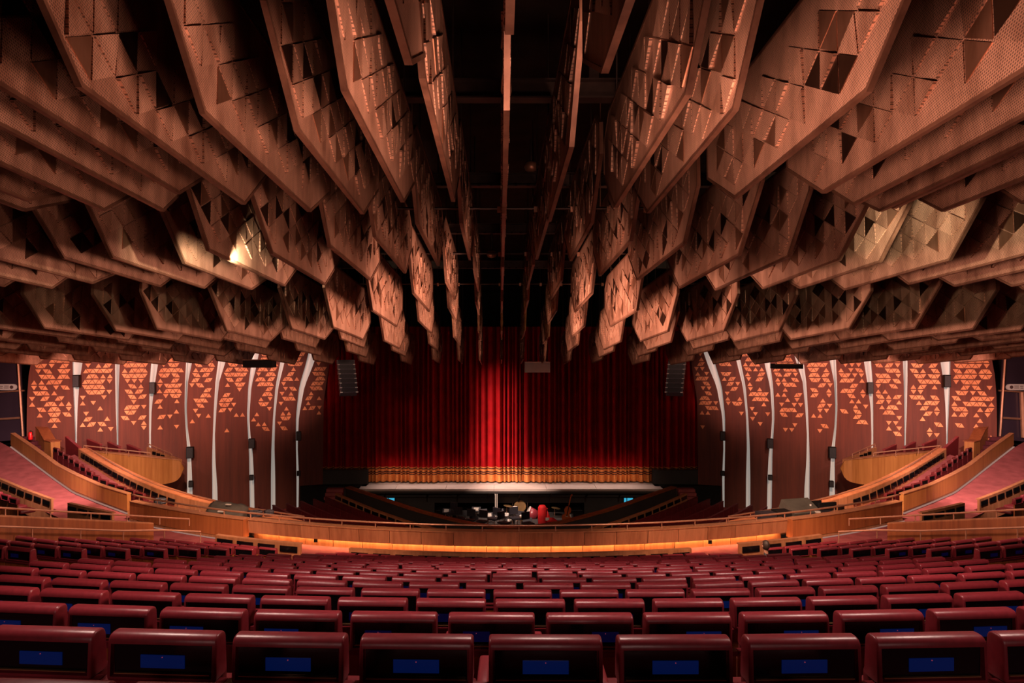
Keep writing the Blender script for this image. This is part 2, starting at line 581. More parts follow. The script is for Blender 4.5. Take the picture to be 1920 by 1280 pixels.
# ---- dark exits at both sides
for s in (-1, 1):
    nm = 'left' if s < 0 else 'right'
    w = MB().wall([mirror(P(-120, 560, 31.4), s), mirror(P(62, 560, 31.4), s)], [mirror(P(-120, 900, 31.4), s), mirror(P(62, 900, 31.4), s)], 0.2).build('wall_' + nm, M['black'])
    tag(w, 'black wall of the %s exit lobby' % nm, kind='structure')
    quad = [mirror(P(-90, 640, 30.6), s), mirror(P(34, 640, 30.6), s), mirror(P(44, 823, 30.6), s), mirror(P(-90, 836, 30.6), s)]
    back = [q + Vector((0, 0.12, 0)) for q in quad]
    d = MB().add(quad + back, [(0, 1, 2, 3), (7, 6, 5, 4), (0, 4, 5, 1), (1, 5, 6, 2), (2, 6, 7, 3), (3, 7, 4, 0)]).build('door_%d' % (1 if s < 0 else 2), M['purple'])
    tag(d, 'plum black leaning exit partition at the %s edge' % nm, kind='structure')
    for a, b, r in (((32, 650), (43.5, 822), 0.055), ((-40, 737), (46, 732), 0.04), ((-40, 788), (36, 783), 0.05)):
        MB().tube([mirror(P(a[0], a[1], 30.5), s), mirror(P(b[0], b[1], 30.5), s)], r, 6).build('frame_bar', M['rail'], d)
    if s > 0:
        MB().tube([mirror(P(2, 735, 30.5), s), mirror(P(-1, 820, 30.5), s)], 0.09, 6).build('frame_bar', M['rail'], d)
    # white pill-shaped exit sign box
    sg = empty('exit_sign', mirror(P(8, 725.5, 30.42), s))
    tag(sg, 'white pill shaped sign box on the %s exit partition' % nm, 'sign')
    poly = []
    hw, r = 0.42, 0.135
    for k in range(9):
        a = -math.pi / 2 + math.pi * k / 8
        poly.append((hw + r * math.cos(a), r * math.sin(a)))
    for k in range(9):
        a = math.pi / 2 + math.pi * k / 8
        poly.append((-hw + r * math.cos(a), r * math.sin(a)))
    MB().prism(poly, (0, 0.08, 0), (0, -0.04, 0), (1, 0, 0), (0, 0, 1)).build('sign_body', M['white'], sg)
    sd = 1 if s < 0 else -1
    ring = MB().lathe([(0.055, 0), (0.075, 0.0), (0.075, 0.012), (0.055, 0.012)], (0, 0, 0), 12, Matrix.Rotation(math.pi / 2, 3, 'X')).build('emblem', M['ink'], sg, loc=(sd * 0.36, -0.045, 0))
    for (gx, gz, gw) in ((0.13, 0.045, 0.20), (0.12, -0.035, 0.22), (-0.10, 0.04, 0.14), (-0.10, -0.04, 0.12)):
        MB().box((sd * gx, -0.045, gz), (gw, 0.012, 0.028)).build('lettering', M['ink'], sg)
# fire extinguisher by the left stair
fx = empty('fire_extinguisher', P(57, 824, 28.9))
fx.scale = (0.8, 0.8, 0.8)
tag(fx, 'red fire extinguisher beside the left stair wall', 'extinguisher')
MB().lathe([(0.0, 0), (0.10, 0.0), (0.105, 0.05), (0.105, 0.33), (0.08, 0.39), (0.03, 0.42)], n=14).build('cylinder_body', M['red'], fx, smooth=True)
MB().box((0, 0, 0.45), (0.05, 0.05, 0.07)).build('valve', M['steel'], fx)
MB().tube([(0.03, 0, 0.46), (0.13, -0.02, 0.42), (0.14, -0.03, 0.25)], 0.018, 5).build('hose', M['black'], fx)

# ---- curved side walls: veneer panels, pale triangles, white slits whose emission stands in for recess light
YS = [590 + 14 * k for k in range(29)]


def edge(tab, y, col=1):
    if y <= tab[0][0]:
        a, b = tab[0], tab[1]
        sl = (a[col] - b[col]) / (a[0] - b[0])
        return a[col] + sl * 0.8 * (y - a[0])
    for a, b in zip(tab, tab[1:]):
        if y <= b[0]:
            u = (y - a[0]) / (b[0] - a[0])
            return a[col] * (1 - u) + b[col] * u
    return tab[-1][col]


SL = [
    [(665, 136, 157), (715, 137, 149), (765, 139, 145.5), (815, 141, 144), (990, 142, 145)],
    [(670, 216, 225), (715, 216, 223), (765, 217, 222), (815, 219, 222), (990, 220, 223)],
    [(672, 284, 298), (715, 280.5, 291), (765, 279.5, 284.5), (815, 279.5, 283), (990, 281, 285)],
    [(675, 349, 361), (715, 347, 352.5), (765, 346, 350), (803, 348, 352), (840, 351, 357.5), (890, 351, 360), (990, 350, 363)],
    [(678, 409, 423), (715, 404, 411), (765, 401, 406), (815, 399, 403), (865, 397.5, 404), (915, 398, 407.5), (990, 398, 409)],
    [(690, 470, 480), (724, 465.5, 471.5), (780, 463, 467.5), (814, 465, 469.5), (851, 467, 474), (893, 467.5, 476), (990, 469, 478)],
    [(677, 526, 534), (724, 516.5, 522), (780, 512, 516), (837, 509, 514.5), (893, 508, 516), (990, 508, 516.5)],
    [(682, 573.5, 588), (724, 561, 571), (780, 555, 560.5), (837, 555, 558), (893, 556, 560.5), (990, 556, 559)]]
E0 = [(664, 61), (702, 54), (740, 51), (790, 50), (990, 50)]
E9 = [(686, 617), (752, 607), (837, 606), (930, 605), (990, 605)]


def wall_d(px):
    return 29.6 + (px - 50) / 556.0 * 3.9


def tri_mesh(name, side, h, t, mat):
    b = MB()
    a = side / 2
    b.prism([(-a, -h / 2), (a, -h / 2), (0, h / 2)], (0, t, 0), (0, -t, 0), (1, 0, 0), (0, 0, 1))
    return b.mesh(name, mat)


TRI = tri_mesh('triangle', 0.226, 0.186, 0.02, M['wood_tri'])
PANEL_N = 9
rw = random.Random(11)
for s in (-1, 1):
    nm = 'left' if s < 0 else 'right'
    # shaded structure behind
    bk = MB().wall([mirror(P(62, 575, wall_d(62) + 0.9), s), mirror(P(620, 575, wall_d(606) + 0.9), s)], [mirror(P(62, 1010, wall_d(62) + 0.9), s), mirror(P(620, 1010, wall_d(606) + 0.9), s)], 0.1)
    tag(bk.build('wall_' + nm, M['black']), 'dark backing wall behind the %s veneer panels' % nm, kind='structure')
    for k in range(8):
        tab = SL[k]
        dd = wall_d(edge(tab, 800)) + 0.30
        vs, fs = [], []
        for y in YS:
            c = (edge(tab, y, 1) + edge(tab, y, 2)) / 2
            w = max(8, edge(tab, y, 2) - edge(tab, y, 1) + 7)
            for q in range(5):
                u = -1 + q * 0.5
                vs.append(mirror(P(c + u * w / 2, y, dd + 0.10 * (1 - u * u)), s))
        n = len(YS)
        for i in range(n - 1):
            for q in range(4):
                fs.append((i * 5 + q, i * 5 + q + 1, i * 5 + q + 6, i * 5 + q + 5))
        o = MB().add(vs, fs).build('emissive_slit', M['slit'], smooth=True)
        tag(o, 'emissive white slit between wall panels, %s from the %s end of the wall' % (ordn(k + 1), 'outer ' + nm), 'light', 'emissive white slits of the %s wall' % nm)
    for k in range(PANEL_N):
        L = (lambda y, k=k: edge(E0, y)) if k == 0 else (lambda y, k=k: edge(SL[k - 1], y, 2))
        R = (lambda y, k=k: edge(E9, y)) if k == 8 else (lambda y, k=k: edge(SL[k], y, 1))
        root = empty('wall_panel', mirror(P((L(985) + R(985)) / 2, 985, wall_d(L(985))), s))
        loc = root.location.copy()
        tag(root, 'dark veneer wall panel with pale triangles, %s from the outer end of the %s wall' % (ordn(k + 1), nm), 'wall panel', 'veneer panels of the %s wall' % nm)
        vs, fs = [], []
        nc = 5
        for y in YS:
            a, b = L(y), R(y)
            for q in range(nc):
                px = a + (b - a) * q / (nc - 1)
                p = mirror(P(px, y, wall_d(px)), s) - loc
                vs.append(p)
            for q in range(nc):
                px = a + (b - a) * q / (nc - 1)
                vs.append(mirror(P(px, y, wall_d(px) + 0.14), s) - loc)
        m = nc * 2
        for i in range(len(YS) - 1):
            for q in range(nc - 1):
                fs.append((i * m + q, i * m + q + 1, (i + 1) * m + q + 1, (i + 1) * m + q))
                fs.append((i * m + nc + q, (i + 1) * m + nc + q, (i + 1) * m + nc + q + 1, i * m + nc + q + 1))
            for q in (0, nc - 1):
                fs.append((i * m + q, (i + 1) * m + q, (i + 1) * m + nc + q, i * m + nc + q))
        MB().add(vs, fs).build('veneer', M['wood_wall'], root, smooth=False)
        # triangles
        zrow = 0.238
        for r in range(19):
            z = 0.35 - r * zrow
            dm = wall_d((L(760) + R(760)) / 2)
            y = PY0 - z * F / dm
            xl, xr = P(L(y), y, wall_d(L(y))), P(R(y), y, wall_d(R(y)))
            wd = (Vector((xr.x, xr.y, 0)) - Vector((xl.x, xl.y, 0))).length
            ang = math.atan2(xr.y - xl.y, xr.x - xl.x)
            n = int((wd - 0.08) / 0.1375) - 1
            off = (wd - (n + 1) * 0.1375) / 2
            for c in range(n):
                up = (c + r) % 2 == 0
                u = off + 0.1375 * (c + 1)
                t = max(0.0, min(1.0, (z + 4.0) / 3.6))
                nz = noise.noise(Vector((u * 1.3 + k * 9.1 + s * 30, z * 1.3, k)))
                pr = 0.05 + 0.78 * t ** 0.8 + nz * 0.5
                if rw.random() > pr:
                    continue
                p = xl + (xr - xl) * (u / wd)
                p.z = z
                nrm = Vector((math.sin(ang), -math.cos(ang), 0))
                p = p + nrm * 0.01
                p = mirror(p, s)
                place('triangle', TRI, root, p - loc, (0, 0 if up else math.pi, (ang if s < 0 else -ang)))

# ---- stage, apron, pit
ZS = -6.75
st = MB().box((AX, 35.3, ZS - 0.08), (15.0, 3.5, 0.16)).build('stage_floor', M['stage'])
tag(st, 'pale stage floor below the curtain', kind='structure')
joints = [-6.75, -5.0, -2.6, -0.3, 2.2, 4.6, 7.75]
ap = empty('stage_apron', (AX, 32.4, ZS))
tag(ap, 'pale grey stage apron in front of the curtain', 'stage')
for a, b in zip(joints, joints[1:]):
    # each plate: top tread and a thin nosing, the ends splayed
    a2 = a - AX + 0.006
    b2 = b - AX - 0.006
    MB().box(((a2 + b2) / 2, 0.55, -0.05), (b2 - a2, 1.1, 0.10)).build('apron_board', M['stage'], ap)
MB().box((0, 0.03, -0.155), (14.2, 0.06, 0.10)).build('nosing', M['grey_dark'], ap)
for s in (-1, 1):
    nm = 'left' if s < 0 else 'right'
    tag(MB().box((AX + s * 8.15, 33.7, ZS + 0.33), (2.3, 0.3, 0.72)).build('stage_side_wall', M['grey_dark']), 'charcoal low wall %s of the curtain' % nm, kind='structure')
    tag(MB().box((AX + s * 8.6, 33.3, ZS - 0.6), (3.2, 0.5, 1.2)).build('stage_side_step', M['black']), 'black block below the %s stage side' % nm, kind='structure')
    sp = empty('side_stair', (AX + s * 8.4, 32.75, ZS - 0.35))
    tag(sp, 'plum carpeted steps at the %s corner of the stage' % nm, 'stairs')
    for k in range(3):
        MB().box((0, -0.2 * k, 0.24 - 0.14 * k), (0.8, 0.4, 0.14)).build('tread', M['carpet'], sp)
# under-stage wall with the pit opening
opl, opr = P(815, 0, 33.0).x, P(1095, 0, 33.0).x
uw = empty('wall_pit', (AX, 33.0, -9.2))
tag(uw, 'charcoal wall under the stage with the pit opening', kind='structure')
MB().box(((-8.2 + opl - AX) / 2, 0, 1.15), (opl - AX + 8.2, 0.2, 2.4)).build('wall_section', M['grey_dark'], uw)
MB().box(((8.2 + opr - AX) / 2, 0, 1.15), (8.2 - (opr - AX), 0.2, 2.4)).build('wall_section', M['grey_dark'], uw)
MB().box(((opl + opr) / 2 - AX, 0, 2.02), (opr - opl, 0.2, 0.66)).build('lintel', M['grey_dark'], uw)
for px in (720, 800, 857, 915, 973, 1030, 1098, 1160):
    x = P(px, 0, 32.8).x - AX
    MB().tube([(x + 0.09, -0.55, 2.25), (x, -0.16, 1.95), (x, -0.14, 1.75)], 0.035, 5).build('bracket', M['steel'], uw)
MB().tube([(-6, -0.2, 1.98), (6, -0.2, 1.98)], 0.02, 5).build('conduit', M['steel'], uw)
tag(MB().box((AX, 31.5, -8.12), (13.4, 9, 0.1)).build('floor', M['grey_dark']), 'dark floor of the orchestra pit', kind='structure')
tag(MB().box((AX, 36.3, -7.8), (15, 0.2, 2.2)).build('wall_pit_back', M['black']), 'black back wall inside the pit', kind='structure')

PB = [(648, 912, 32.3), (690, 926, 31.3), (730, 940, 30.4), (775, 955, 29.5), (820, 967, 28.7), (870, 979, 27.9), (915, 986, 27.3), (957, 989, 27.0)]
left = [P(*q) for q in PB]
pts = left + [mirror(p, 1) for p in reversed(left[:-1])]
pts = resample(pts, 41)
pb = empty('pit_barrier', (AX, 27, -8.4))
tag(pb, 'curved charcoal orchestra pit barrier with a wooden cap rail', 'barrier')
o = Vector(pb.location)
MB().wall([p - o + Vector((0, 0, -0.06)) for p in pts], [Vector((p.x, p.y, -8.6)) - o for p in pts], 0.14).build('barrier_wall', M['grey_dark'], pb)
MB().wall([p - o + Vector((0, -0.06, 0)) for p in pts], [p - o + Vector((0, -0.06, -0.06)) for p in pts], 0.30).build('cap', M['wood_red'], pb)
# cyan exit lights in the pit
for s, px in ((-1, 732), (1, 1179)):
    p = P(px, 938, 32.6)
    e = empty('exit_light', p)
    tag(e, 'small cyan lit exit sign %s of the orchestra pit' % ('left' if s < 0 else 'right'), 'sign')
    MB().box((-0.17, 0, 0), (0.10, 0.06, 0.22)).build('sign_face', M['cyan'], e)
    MB().box((0.06, 0, 0), (0.26, 0.06, 0.22)).build('sign_face', M['cyan'], e)
    MB().box((0, 0.06, 0), (0.46, 0.05, 0.28)).build('housing', M['black'], e)

# ---- curtain
rc = random.Random(5)
xs, ys = [], []
x = -9.0
fold = []
while x < 9.9:
    w = rc.uniform(0.16, 0.42)
    fold.append((x, w, rc.uniform(0.55, 1.0)))
    x += w


def curtain_depth(x):
    for (a, w, amp) in fold:
        if a <= x < a + w:
            t = (x - a) / w
            return -0.44 * amp * (math.sin(math.pi * t) ** 0.75)
    return 0.0


def curtain_mesh(name, x0, x1, z0, z1, mat, proud=0.0, drop=0.0, step=0.024):
    n = int((x1 - x0) / step)
    vs, fs = [], []
    for i in range(n + 1):
        x = x0 + (x1 - x0) * i / n
        dpt = curtain_depth(x)
        sway = 0.05 * math.sin(x * 2.1)
        for z in (z0, (z0 + z1) / 2, z1):
            vs.append((x + 0.012 * math.sin(z * 1.7 + x * 3), 34.1 + dpt + sway - proud, z))
    for i in range(n):
        for q in range(2):
            fs.append((i * 3 + q, i * 3 + q + 1, i * 3 + q + 4, i * 3 + q + 3))
    return MB().add(vs, fs).mesh(name, mat, smooth=True)


XM = P(977, 0, 34).x
for nm, x0, x1 in (('left', -8.95, XM - 0.02), ('right', XM + 0.02, 9.85)):
    c = empty('stage_curtain', ((x0 + x1) / 2, 34.1, ZS))
    inv = Vector((-(x0 + x1) / 2, -34.1, -ZS))
    tag(c, 'deep red pleated velvet stage curtain with gold hem, %s half' % nm, 'curtain', 'stage curtain halves')
    place('velvet', curtain_mesh('velvet', x0, x1, 1.0, -5.95, M['velvet']), c, inv)
    place('gold_hem', curtain_mesh('gold_hem', x0, x1, -5.95, -6.68, M['gold'], 0.012), c, inv)
    for (a, b) in ((-6.00, -6.05), (-6.17, -6.23), (-6.27, -6.32)):
        place('stripe', curtain_mesh('stripe', x0, x1, a, b, M['stripe'], 0.022), c, inv)

# ================================================================== PARAPET AND SIDE WALLS
ZT = -4.95
TH1 = 0.356
pr_ = empty('curved_parapet', (AX, CYP - RP, ZA))
tag(pr_, 'long curved wooden parapet with a glowing lower band before the stage', 'parapet')
o = Vector(pr_.location)


def arc(R, a, b, z, n, off):
    return [par(R, a + (b - a) * k / n, z) - off for k in range(n + 1)]


NS = 18
ths = [-TH1 + 2 * TH1 * k / NS for k in range(NS + 1)]
g = 0.0003
for a, b in zip(ths, ths[1:]):
    MB().wall(arc(RP + 0.06, a + g, b - g, ZT, 3, o), arc(RP + 0.02, a + g, b - g, -5.32, 3, o), 0.10).build('veneer_panel', M['wood'], pr_)
    MB().wall(arc(RP - 0.20, a + g, b - g, -5.20, 3, o), arc(RP - 0.20, a + g, b - g, ZA - 0.02, 3, o), 0.08).build('base_panel', M['wood'], pr_)
    a, b = max(a, -TH1 + 0.008), min(b, TH1 - 0.008)
    MB().wall(arc(RP - 0.10, a + g, b - g, -5.285, 2, o), arc(RP - 0.10, a + g, b - g, -5.305, 2, o), 0.05).build('light_strip', M['led'], pr_)
MB().wall(arc(RP - 0.042, -TH1, TH1, ZT, 48, o), arc(RP - 0.042, -TH1, TH1, -5.32, 48, o), 0.02).build('backing', M['wood'], pr_)
MB().wall(arc(RP + 0.08, -TH1, TH1, ZT + 0.03, 48, o), arc(RP + 0.08, -TH1, TH1, ZT, 48, o), 0.30).build('cap', M['wood'], pr_)
MB().box(par(RP - 0.12, -0.26, -5.40) - o, (0.10, 0.03, 0.10)).build('socket', M['black'], pr_)
MB().box(par(RP - 0.12, 0.245, -5.42) - o, (0.10, 0.03, 0.10)).build('socket', M['black'], pr_)

rl = empty('parapet_rail', (AX, CYP - RP, ZT))
tag(rl, 'thin bronze handrail along the curved parapet', 'rail')
o = Vector(rl.location)
MB().tube(arc(RP - 0.06, -0.60, 0.60, ZT + 0.17, 60, o), 0.028, 6).build('handrail', M['rail'], rl, smooth=True)
for k in range(-13, 14):
    p = par(RP - 0.06, k * 0.0445, ZT) - o
    MB().tube([p + Vector((0, 0, 0.02)), p + Vector((0, 0, 0.17))], 0.017, 6).build('post', M['rail'], rl)

for s in (-1, 1):
    nm = 'left' if s < 0 else 'right'
    # wall continuing the parapet
    w1 = empty('side_parapet', par(RP + 0.2, s * 0.46, ZA))
    tag(w1, 'red brown veneer wall between the glowing parapet and the %s gangway' % nm, 'parapet')
    o = Vector(w1.location)
    tt = [0.360 + (0.588 - 0.360) * k / 5 for k in range(6)]
    for a, b in zip(tt, tt[1:]):
        a2, b2 = sorted((s * a, s * b))
        MB().wall(arc(RP + 0.14, a2 + g, b2 - g, ZT + 0.01, 2, o), arc(RP + 0.14, a2 + g, b2 - g, ZA + 0.10, 2, o), 0.24).build('veneer_panel', M['wood_bright'], w1)
        MB().wall(arc(RP + 0.16, a2, b2, ZA + 0.085, 2, o), arc(RP + 0.16, a2, b2, ZA - 0.02, 2, o), 0.20).build('skirting', M['wood'], w1)
        MB().wall(arc(RP + 0.22, a2, b2, ZA + 0.03, 2, o), arc(RP + 0.22, a2, b2, ZA + 0.01, 2, o), 0.05).build('light_strip', M['led_pink'], w1)
    MB().wall(arc(RP + 0.16, *sorted((s * 0.360, s * 0.588)), ZT + 0.03, 10, o), arc(RP + 0.16, *sorted((s * 0.360, s * 0.588)), ZT + 0.011, 10, o), 0.28).build('cap', M['wood'], w1)

    # wall beside the rising aisle
    w2 = empty('aisle_wall', mirror(P(130, 920, 25), s))
    tag(w2, 'honey veneer wall curving up beside the %s carpeted aisle' % nm, 'parapet')
    o = Vector(w2.location)
    top = resample([mirror(P(a, b, d), s) - o for (a, b, c, d) in W2], 25)
    bot = resample([mirror(P(a, c, d), s) - o for (a, b, c, d) in W2], 25)
    dn = Vector((0, 0, -0.012))
    for k in range(0, 24, 3):
        sl = slice(k, k + 4)
        MB().wall([t + dn for t in top[sl]], [q + Vector((0, 0, 0.09)) for q in bot[sl]], 0.14).build('veneer_panel', M['wood_box'], w2)
        MB().wall([q + Vector((0, 0.02, 0.085)) for q in bot[sl]], [q + Vector((0, 0.02, -0.08)) for q in bot[sl]], 0.10).build('skirting', M['wood'], w2)
    MB().wall([t + Vector((0, -0.015, 0.015)) for t in top], [t + Vector((0, -0.015, -0.011)) for t in top], 0.17).build('cap', M['wood'], w2)
    MB().wall([q + Vector((0, -0.05, 0.03)) for q in bot], [q + Vector((0, -0.05, 0.005)) for q in bot], 0.06).build('light_strip', M['led_pink'], w2)

    # stair beside the aisle and its cheek wall
    sw = empty('stair_wall', mirror(P(85, 862, 28.2), s))
    tag(sw, 'sloped wooden stair cheek wall at the top of the %s terrace' % nm, 'wall')
    o = Vector(sw.location)
    tp = [mirror(P(62, 796, 30.0), s) - o, mirror(P(72, 806, 29.4), s) - o, mirror(P(83, 826, 28.6), s) - o, mirror(P(95, 829, 28.2), s) - o]
    bt = [mirror(P(62, 850, 30.0), s) - o, mirror(P(72, 858, 29.4), s) - o, mirror(P(83, 866, 28.6), s) - o, mirror(P(96, 864, 28.2), s) - o]
    MB().wall(tp, bt, 0.35).build('cheek', M['wood_box'], sw)
    MB().wall([q + Vector((0, -0.02, 0.03)) for q in tp], [q + Vector((0, -0.02, 0.0)) for q in tp], 0.42).build('cap', M['wood_red'], sw)
    stp = empty('stair', mirror(P(70, 845, 28.8), s))
    tag(stp, 'plum carpeted steps behind the %s aisle wall' % nm, 'stairs')
    for k in range(5):
        MB().box(mirror(P(52 + 5 * k, 822 + 8.5 * k, 29.7 - 0.36 * k), s) - Vector(stp.location), (0.62, 0.36, 0.17)).build('tread', M['carpet_dark'], stp)

    # terrace carpet between the aisle wall and the slotted wall
    a = resample([mirror(P(90, 868, 28.0), s), mirror(P(150, 905, 25.6), s), mirror(P(200, 930, 24.6), s), mirror(P(262, 960, 23.4), s), mirror(P(300, 975, 23.0), s)], 14)
    b = resample([mirror(P(140, 852, 28.6), s), mirror(P(185, 880, 27.2), s), mirror(P(230, 908, 26.2), s), mirror(P(280, 936, 25.3), s), mirror(P(340, 958, 24.6), s)], 14)
    vs = [q for pr2 in zip(a, b) for q in pr2]
    tag(MB().add(vs, [(2 * k, 2 * k + 2, 2 * k + 3, 2 * k + 1) for k in range(13)]).build('floor', M['carpet']), 'rose carpet strip on the %s terrace' % nm, kind='structure')

    # slotted wall with small screens, rail above
    TW = [(147, 842, 28.2), (180, 862, 27.2), (216, 881.5, 26.3), (255, 900, 25.6), (294, 916, 25.0), (357, 936, 24.4), (420, 951, 23.4), (480, 966, 22.3), (560, 985, 21.2)]
    tw = empty('terrace_wall', mirror(P(300, 945, 25), s))
    tag(tw, 'pale veneer terrace wall with a row of dark screens, %s side' % nm, 'parapet')
    o = Vector(tw.location)
    top = resample([mirror(P(*q), s) - o for q in TW], 49)
    hgt = [0.40 + 0.30 * min(1, k / 30) for k in range(49)]
    for k in range(0, 48, 4):
        sl = slice(k, k + 5)
        MB().wall(top[sl], [t + Vector((0, 0, -h)) for t, h in zip(top[sl], hgt[sl])], 0.12).build('veneer_panel', M['wood'], tw)
    MB().wall([t + Vector((0, 0.0, 0.03)) for t in top], [t for t in top], 0.38).build('ledge', M['wood_tri'], tw)
    line = resample([mirror(P(*q), s) - o for q in ((152, 850, 28.05), (216, 888, 26.15), (260, 911, 25.4), (300, 929, 24.85), (330, 939, 24.6))], 33)
    for k in range(16):
        p, q = line[2 * k], line[2 * k + 2]
        c = (p + q) / 2
        d = q - p
        ang = math.atan2(d.y, d.x)
        wd = math.hypot(d.x, d.y) * 0.78
        slope = math.atan2(d.z, math.hypot(d.x, d.y))
        Rm = Matrix.Rotation(ang, 3, 'Z') @ Matrix.Rotation(-slope, 3, 'Y')
        MB().box(c + Vector((0, -0.03, -0.05)), (wd, 0.03, 0.20), M=Rm).build('screen', M['glass_black'], tw)
    rr = empty('terrace_rail', mirror(P(300, 912, 25), s))
    tag(rr, 'thin bronze handrail above the %s terrace wall' % nm, 'rail')
    o = Vector(rr.location)
    RT = [(283, 849, 28.6), (157, 835, 28.4), (207, 866, 26.8), (254, 892.5, 25.9), (294, 910, 25.3), (357, 927, 24.7), (420, 942, 23.7), (475, 953, 22.6), (570, 968, 21.4)]
    rp = [mirror(P(*q), s) - o for q in RT]
    MB().tube(rp, 0.026, 6).build('handrail', M['rail'], rr)
    for p in resample(rp[1:], 14):
        MB().tube([p, p + Vector((0, 0, -0.24))], 0.014, 5).build('post', M['rail'], rr)
    for p in resample(rp[:2], 4)[:3]:
        MB().tube([p, p + Vector((0, 0, -0.26))], 0.012, 5).build('post', M['rail'], rr)

    # cantilevered box
    bx = empty('theatre_box', mirror(P(270, 905, 28.4), s))
    tag(bx, 'wooden balcony box with a rounded underside against the %s wall' % nm, 'balcony box', 'balcony boxes')
    o = Vector(bx.location)
    tops = [(165, 845.5, 28.9), (210, 849.5, 28.7), (245, 853, 28.6), (276, 856, 28.5), (300, 858.6, 28.45), (322, 860.5, 28.4), (337, 862, 28.6)]
    prof_r = [(337, 862), (342, 872), (343.5, 880), (341.5, 889), (335, 898), (326, 903.5), (308, 907.5), (285, 910), (260, 909), (230, 900), (200, 885), (165, 872)]
    # face panels from vertical strips
    cuts = [165, 190, 215, 240, 262, 284, 304, 323, 343.4]

    def ytop(px):
        for u, v in zip(tops, tops[1:]):
            if px <= v[0]:
                t = (px - u[0]) / (v[0] - u[0])
                return u[1] + (v[1] - u[1]) * t, u[2] + (v[2] - u[2]) * t
        return 862 + (px - 337) * 2.5, 28.62

    def ybot(px):
        lo = [q for q in prof_r if q[1] >= 880]
        lo = sorted(lo)
        for u, v in zip(lo, lo[1:]):
            if px <= v[0]:
                t = (px - u[0]) / (v[0] - u[0])
                return u[1] + (v[1] - u[1]) * t
        return 880
    for c0, c1 in zip(cuts, cuts[1:]):
        ps = [c0 + (c1 - c0) * k / 4 for k in range(5)]
        tp = [mirror(P(p, ytop(p)[0], ytop(p)[1]), s) - o for p in ps]
        bt = [mirror(P(p, max(ytop(p)[0] + 2, ybot(p) if p > 200 else 884), ytop(p)[1]), s) - o for p in ps]
        MB().wall(tp, bt, 0.10).build('veneer_panel', M['wood_box'], bx)
    ca = [mirror(P(q[0], q[1] - 0.5, q[2] - 0.05), s) - o for q in tops]
    MB().wall(ca, [q + Vector((0, 0, -0.03)) for q in ca], 0.3).build('cap', M['wood'], bx)
    # box floor and its underside, back to the wall
    fl = [mirror(P(165, 872, 28.9), s) - o, mirror(P(320, 885, 28.5), s) - o, mirror(P(338, 872, 30.6), s) - o, mirror(P(170, 860, 30.3), s) - o]
    MB().add(fl + [q + Vector((0, 0, -0.3)) for q in fl], [(0, 1, 2, 3), (7, 6, 5, 4), (0, 4, 5, 1), (1, 5, 6, 2), (2, 6, 7, 3), (3, 7, 4, 0)]).build('box_floor', M['carpet_dark'], bx)
    # inner return wall with screens and a rail
    iw = [mirror(P(275, 838, 29.9), s) - o, mirror(P(300, 848, 29.4), s) - o, mirror(P(337, 861, 28.7), s) - o]
    MB().wall(iw, [q + Vector((0, 0, -0.35)) for q in iw], 0.1).build('return_wall', M['wood'], bx)
    for t in (0.25, 0.38, 0.51):
        c = iw[0].lerp(iw[2], t) + Vector((0, -0.06, -0.12))
        MB().box(c, (0.22, 0.03, 0.13), rz=(math.atan2((iw[2] - iw[0]).y, (iw[2] - iw[0]).x))).build('screen', M['glass_black'], bx)
    ir = [mirror(P(278, 832, 29.9), s) - o, mirror(P(322, 851, 28.9), s) - o]
    MB().tube(ir, 0.025, 6).build('handrail', M['rail'], bx)
    for t in (0.0, 0.35, 0.7, 1.0):
        q = ir[0].lerp(ir[1], t)
        MB().tube([q, q + Vector((0, 0, -0.2))], 0.012, 5).build('post', M['rail'], bx)

# ---- low partitions with screens closing the last row of the stalls
def screen_partition(path, label, z_from=None):
    """path: world points of the top edge, left to right"""
    c = path[len(path) // 2]
    e = empty('screen_partition', (c.x, c.y, c.z - 0.8))
    tag(e, label, 'partition')
    o = Vector(e.location)
    total = sum((b - a).length for a, b in zip(path, path[1:]))
    n = max(2, int(total / 0.56))
    q = resample(path, n + 1)
    for a, b in zip(q, q[1:]):
        a, b = a - o, b - o
        MB().wall([a, b], [a + Vector((0, 0, -0.8)), b + Vector((0, 0, -0.8))], 0.07).build('veneer_panel', M['wood'], e)
        d = b - a
        ang = math.atan2(d.y, d.x)
        Rm = Matrix.Rotation(ang, 3, 'Z') @ Matrix.Rotation(-math.atan2(d.z, math.hypot(d.x, d.y)), 3, 'Y')
        MB().box((a + b) / 2 + Rm @ Vector((0, -0.012, -0.13)), (d.length * 0.76, 0.03, 0.15), M=Rm).build('screen', M['glass_black'], e)
    MB().wall([p - o + Vector((0, 0, 0.025)) for p in path], [p - o for p in path], 0.12).build('cap', M['wood'], e)
    return e


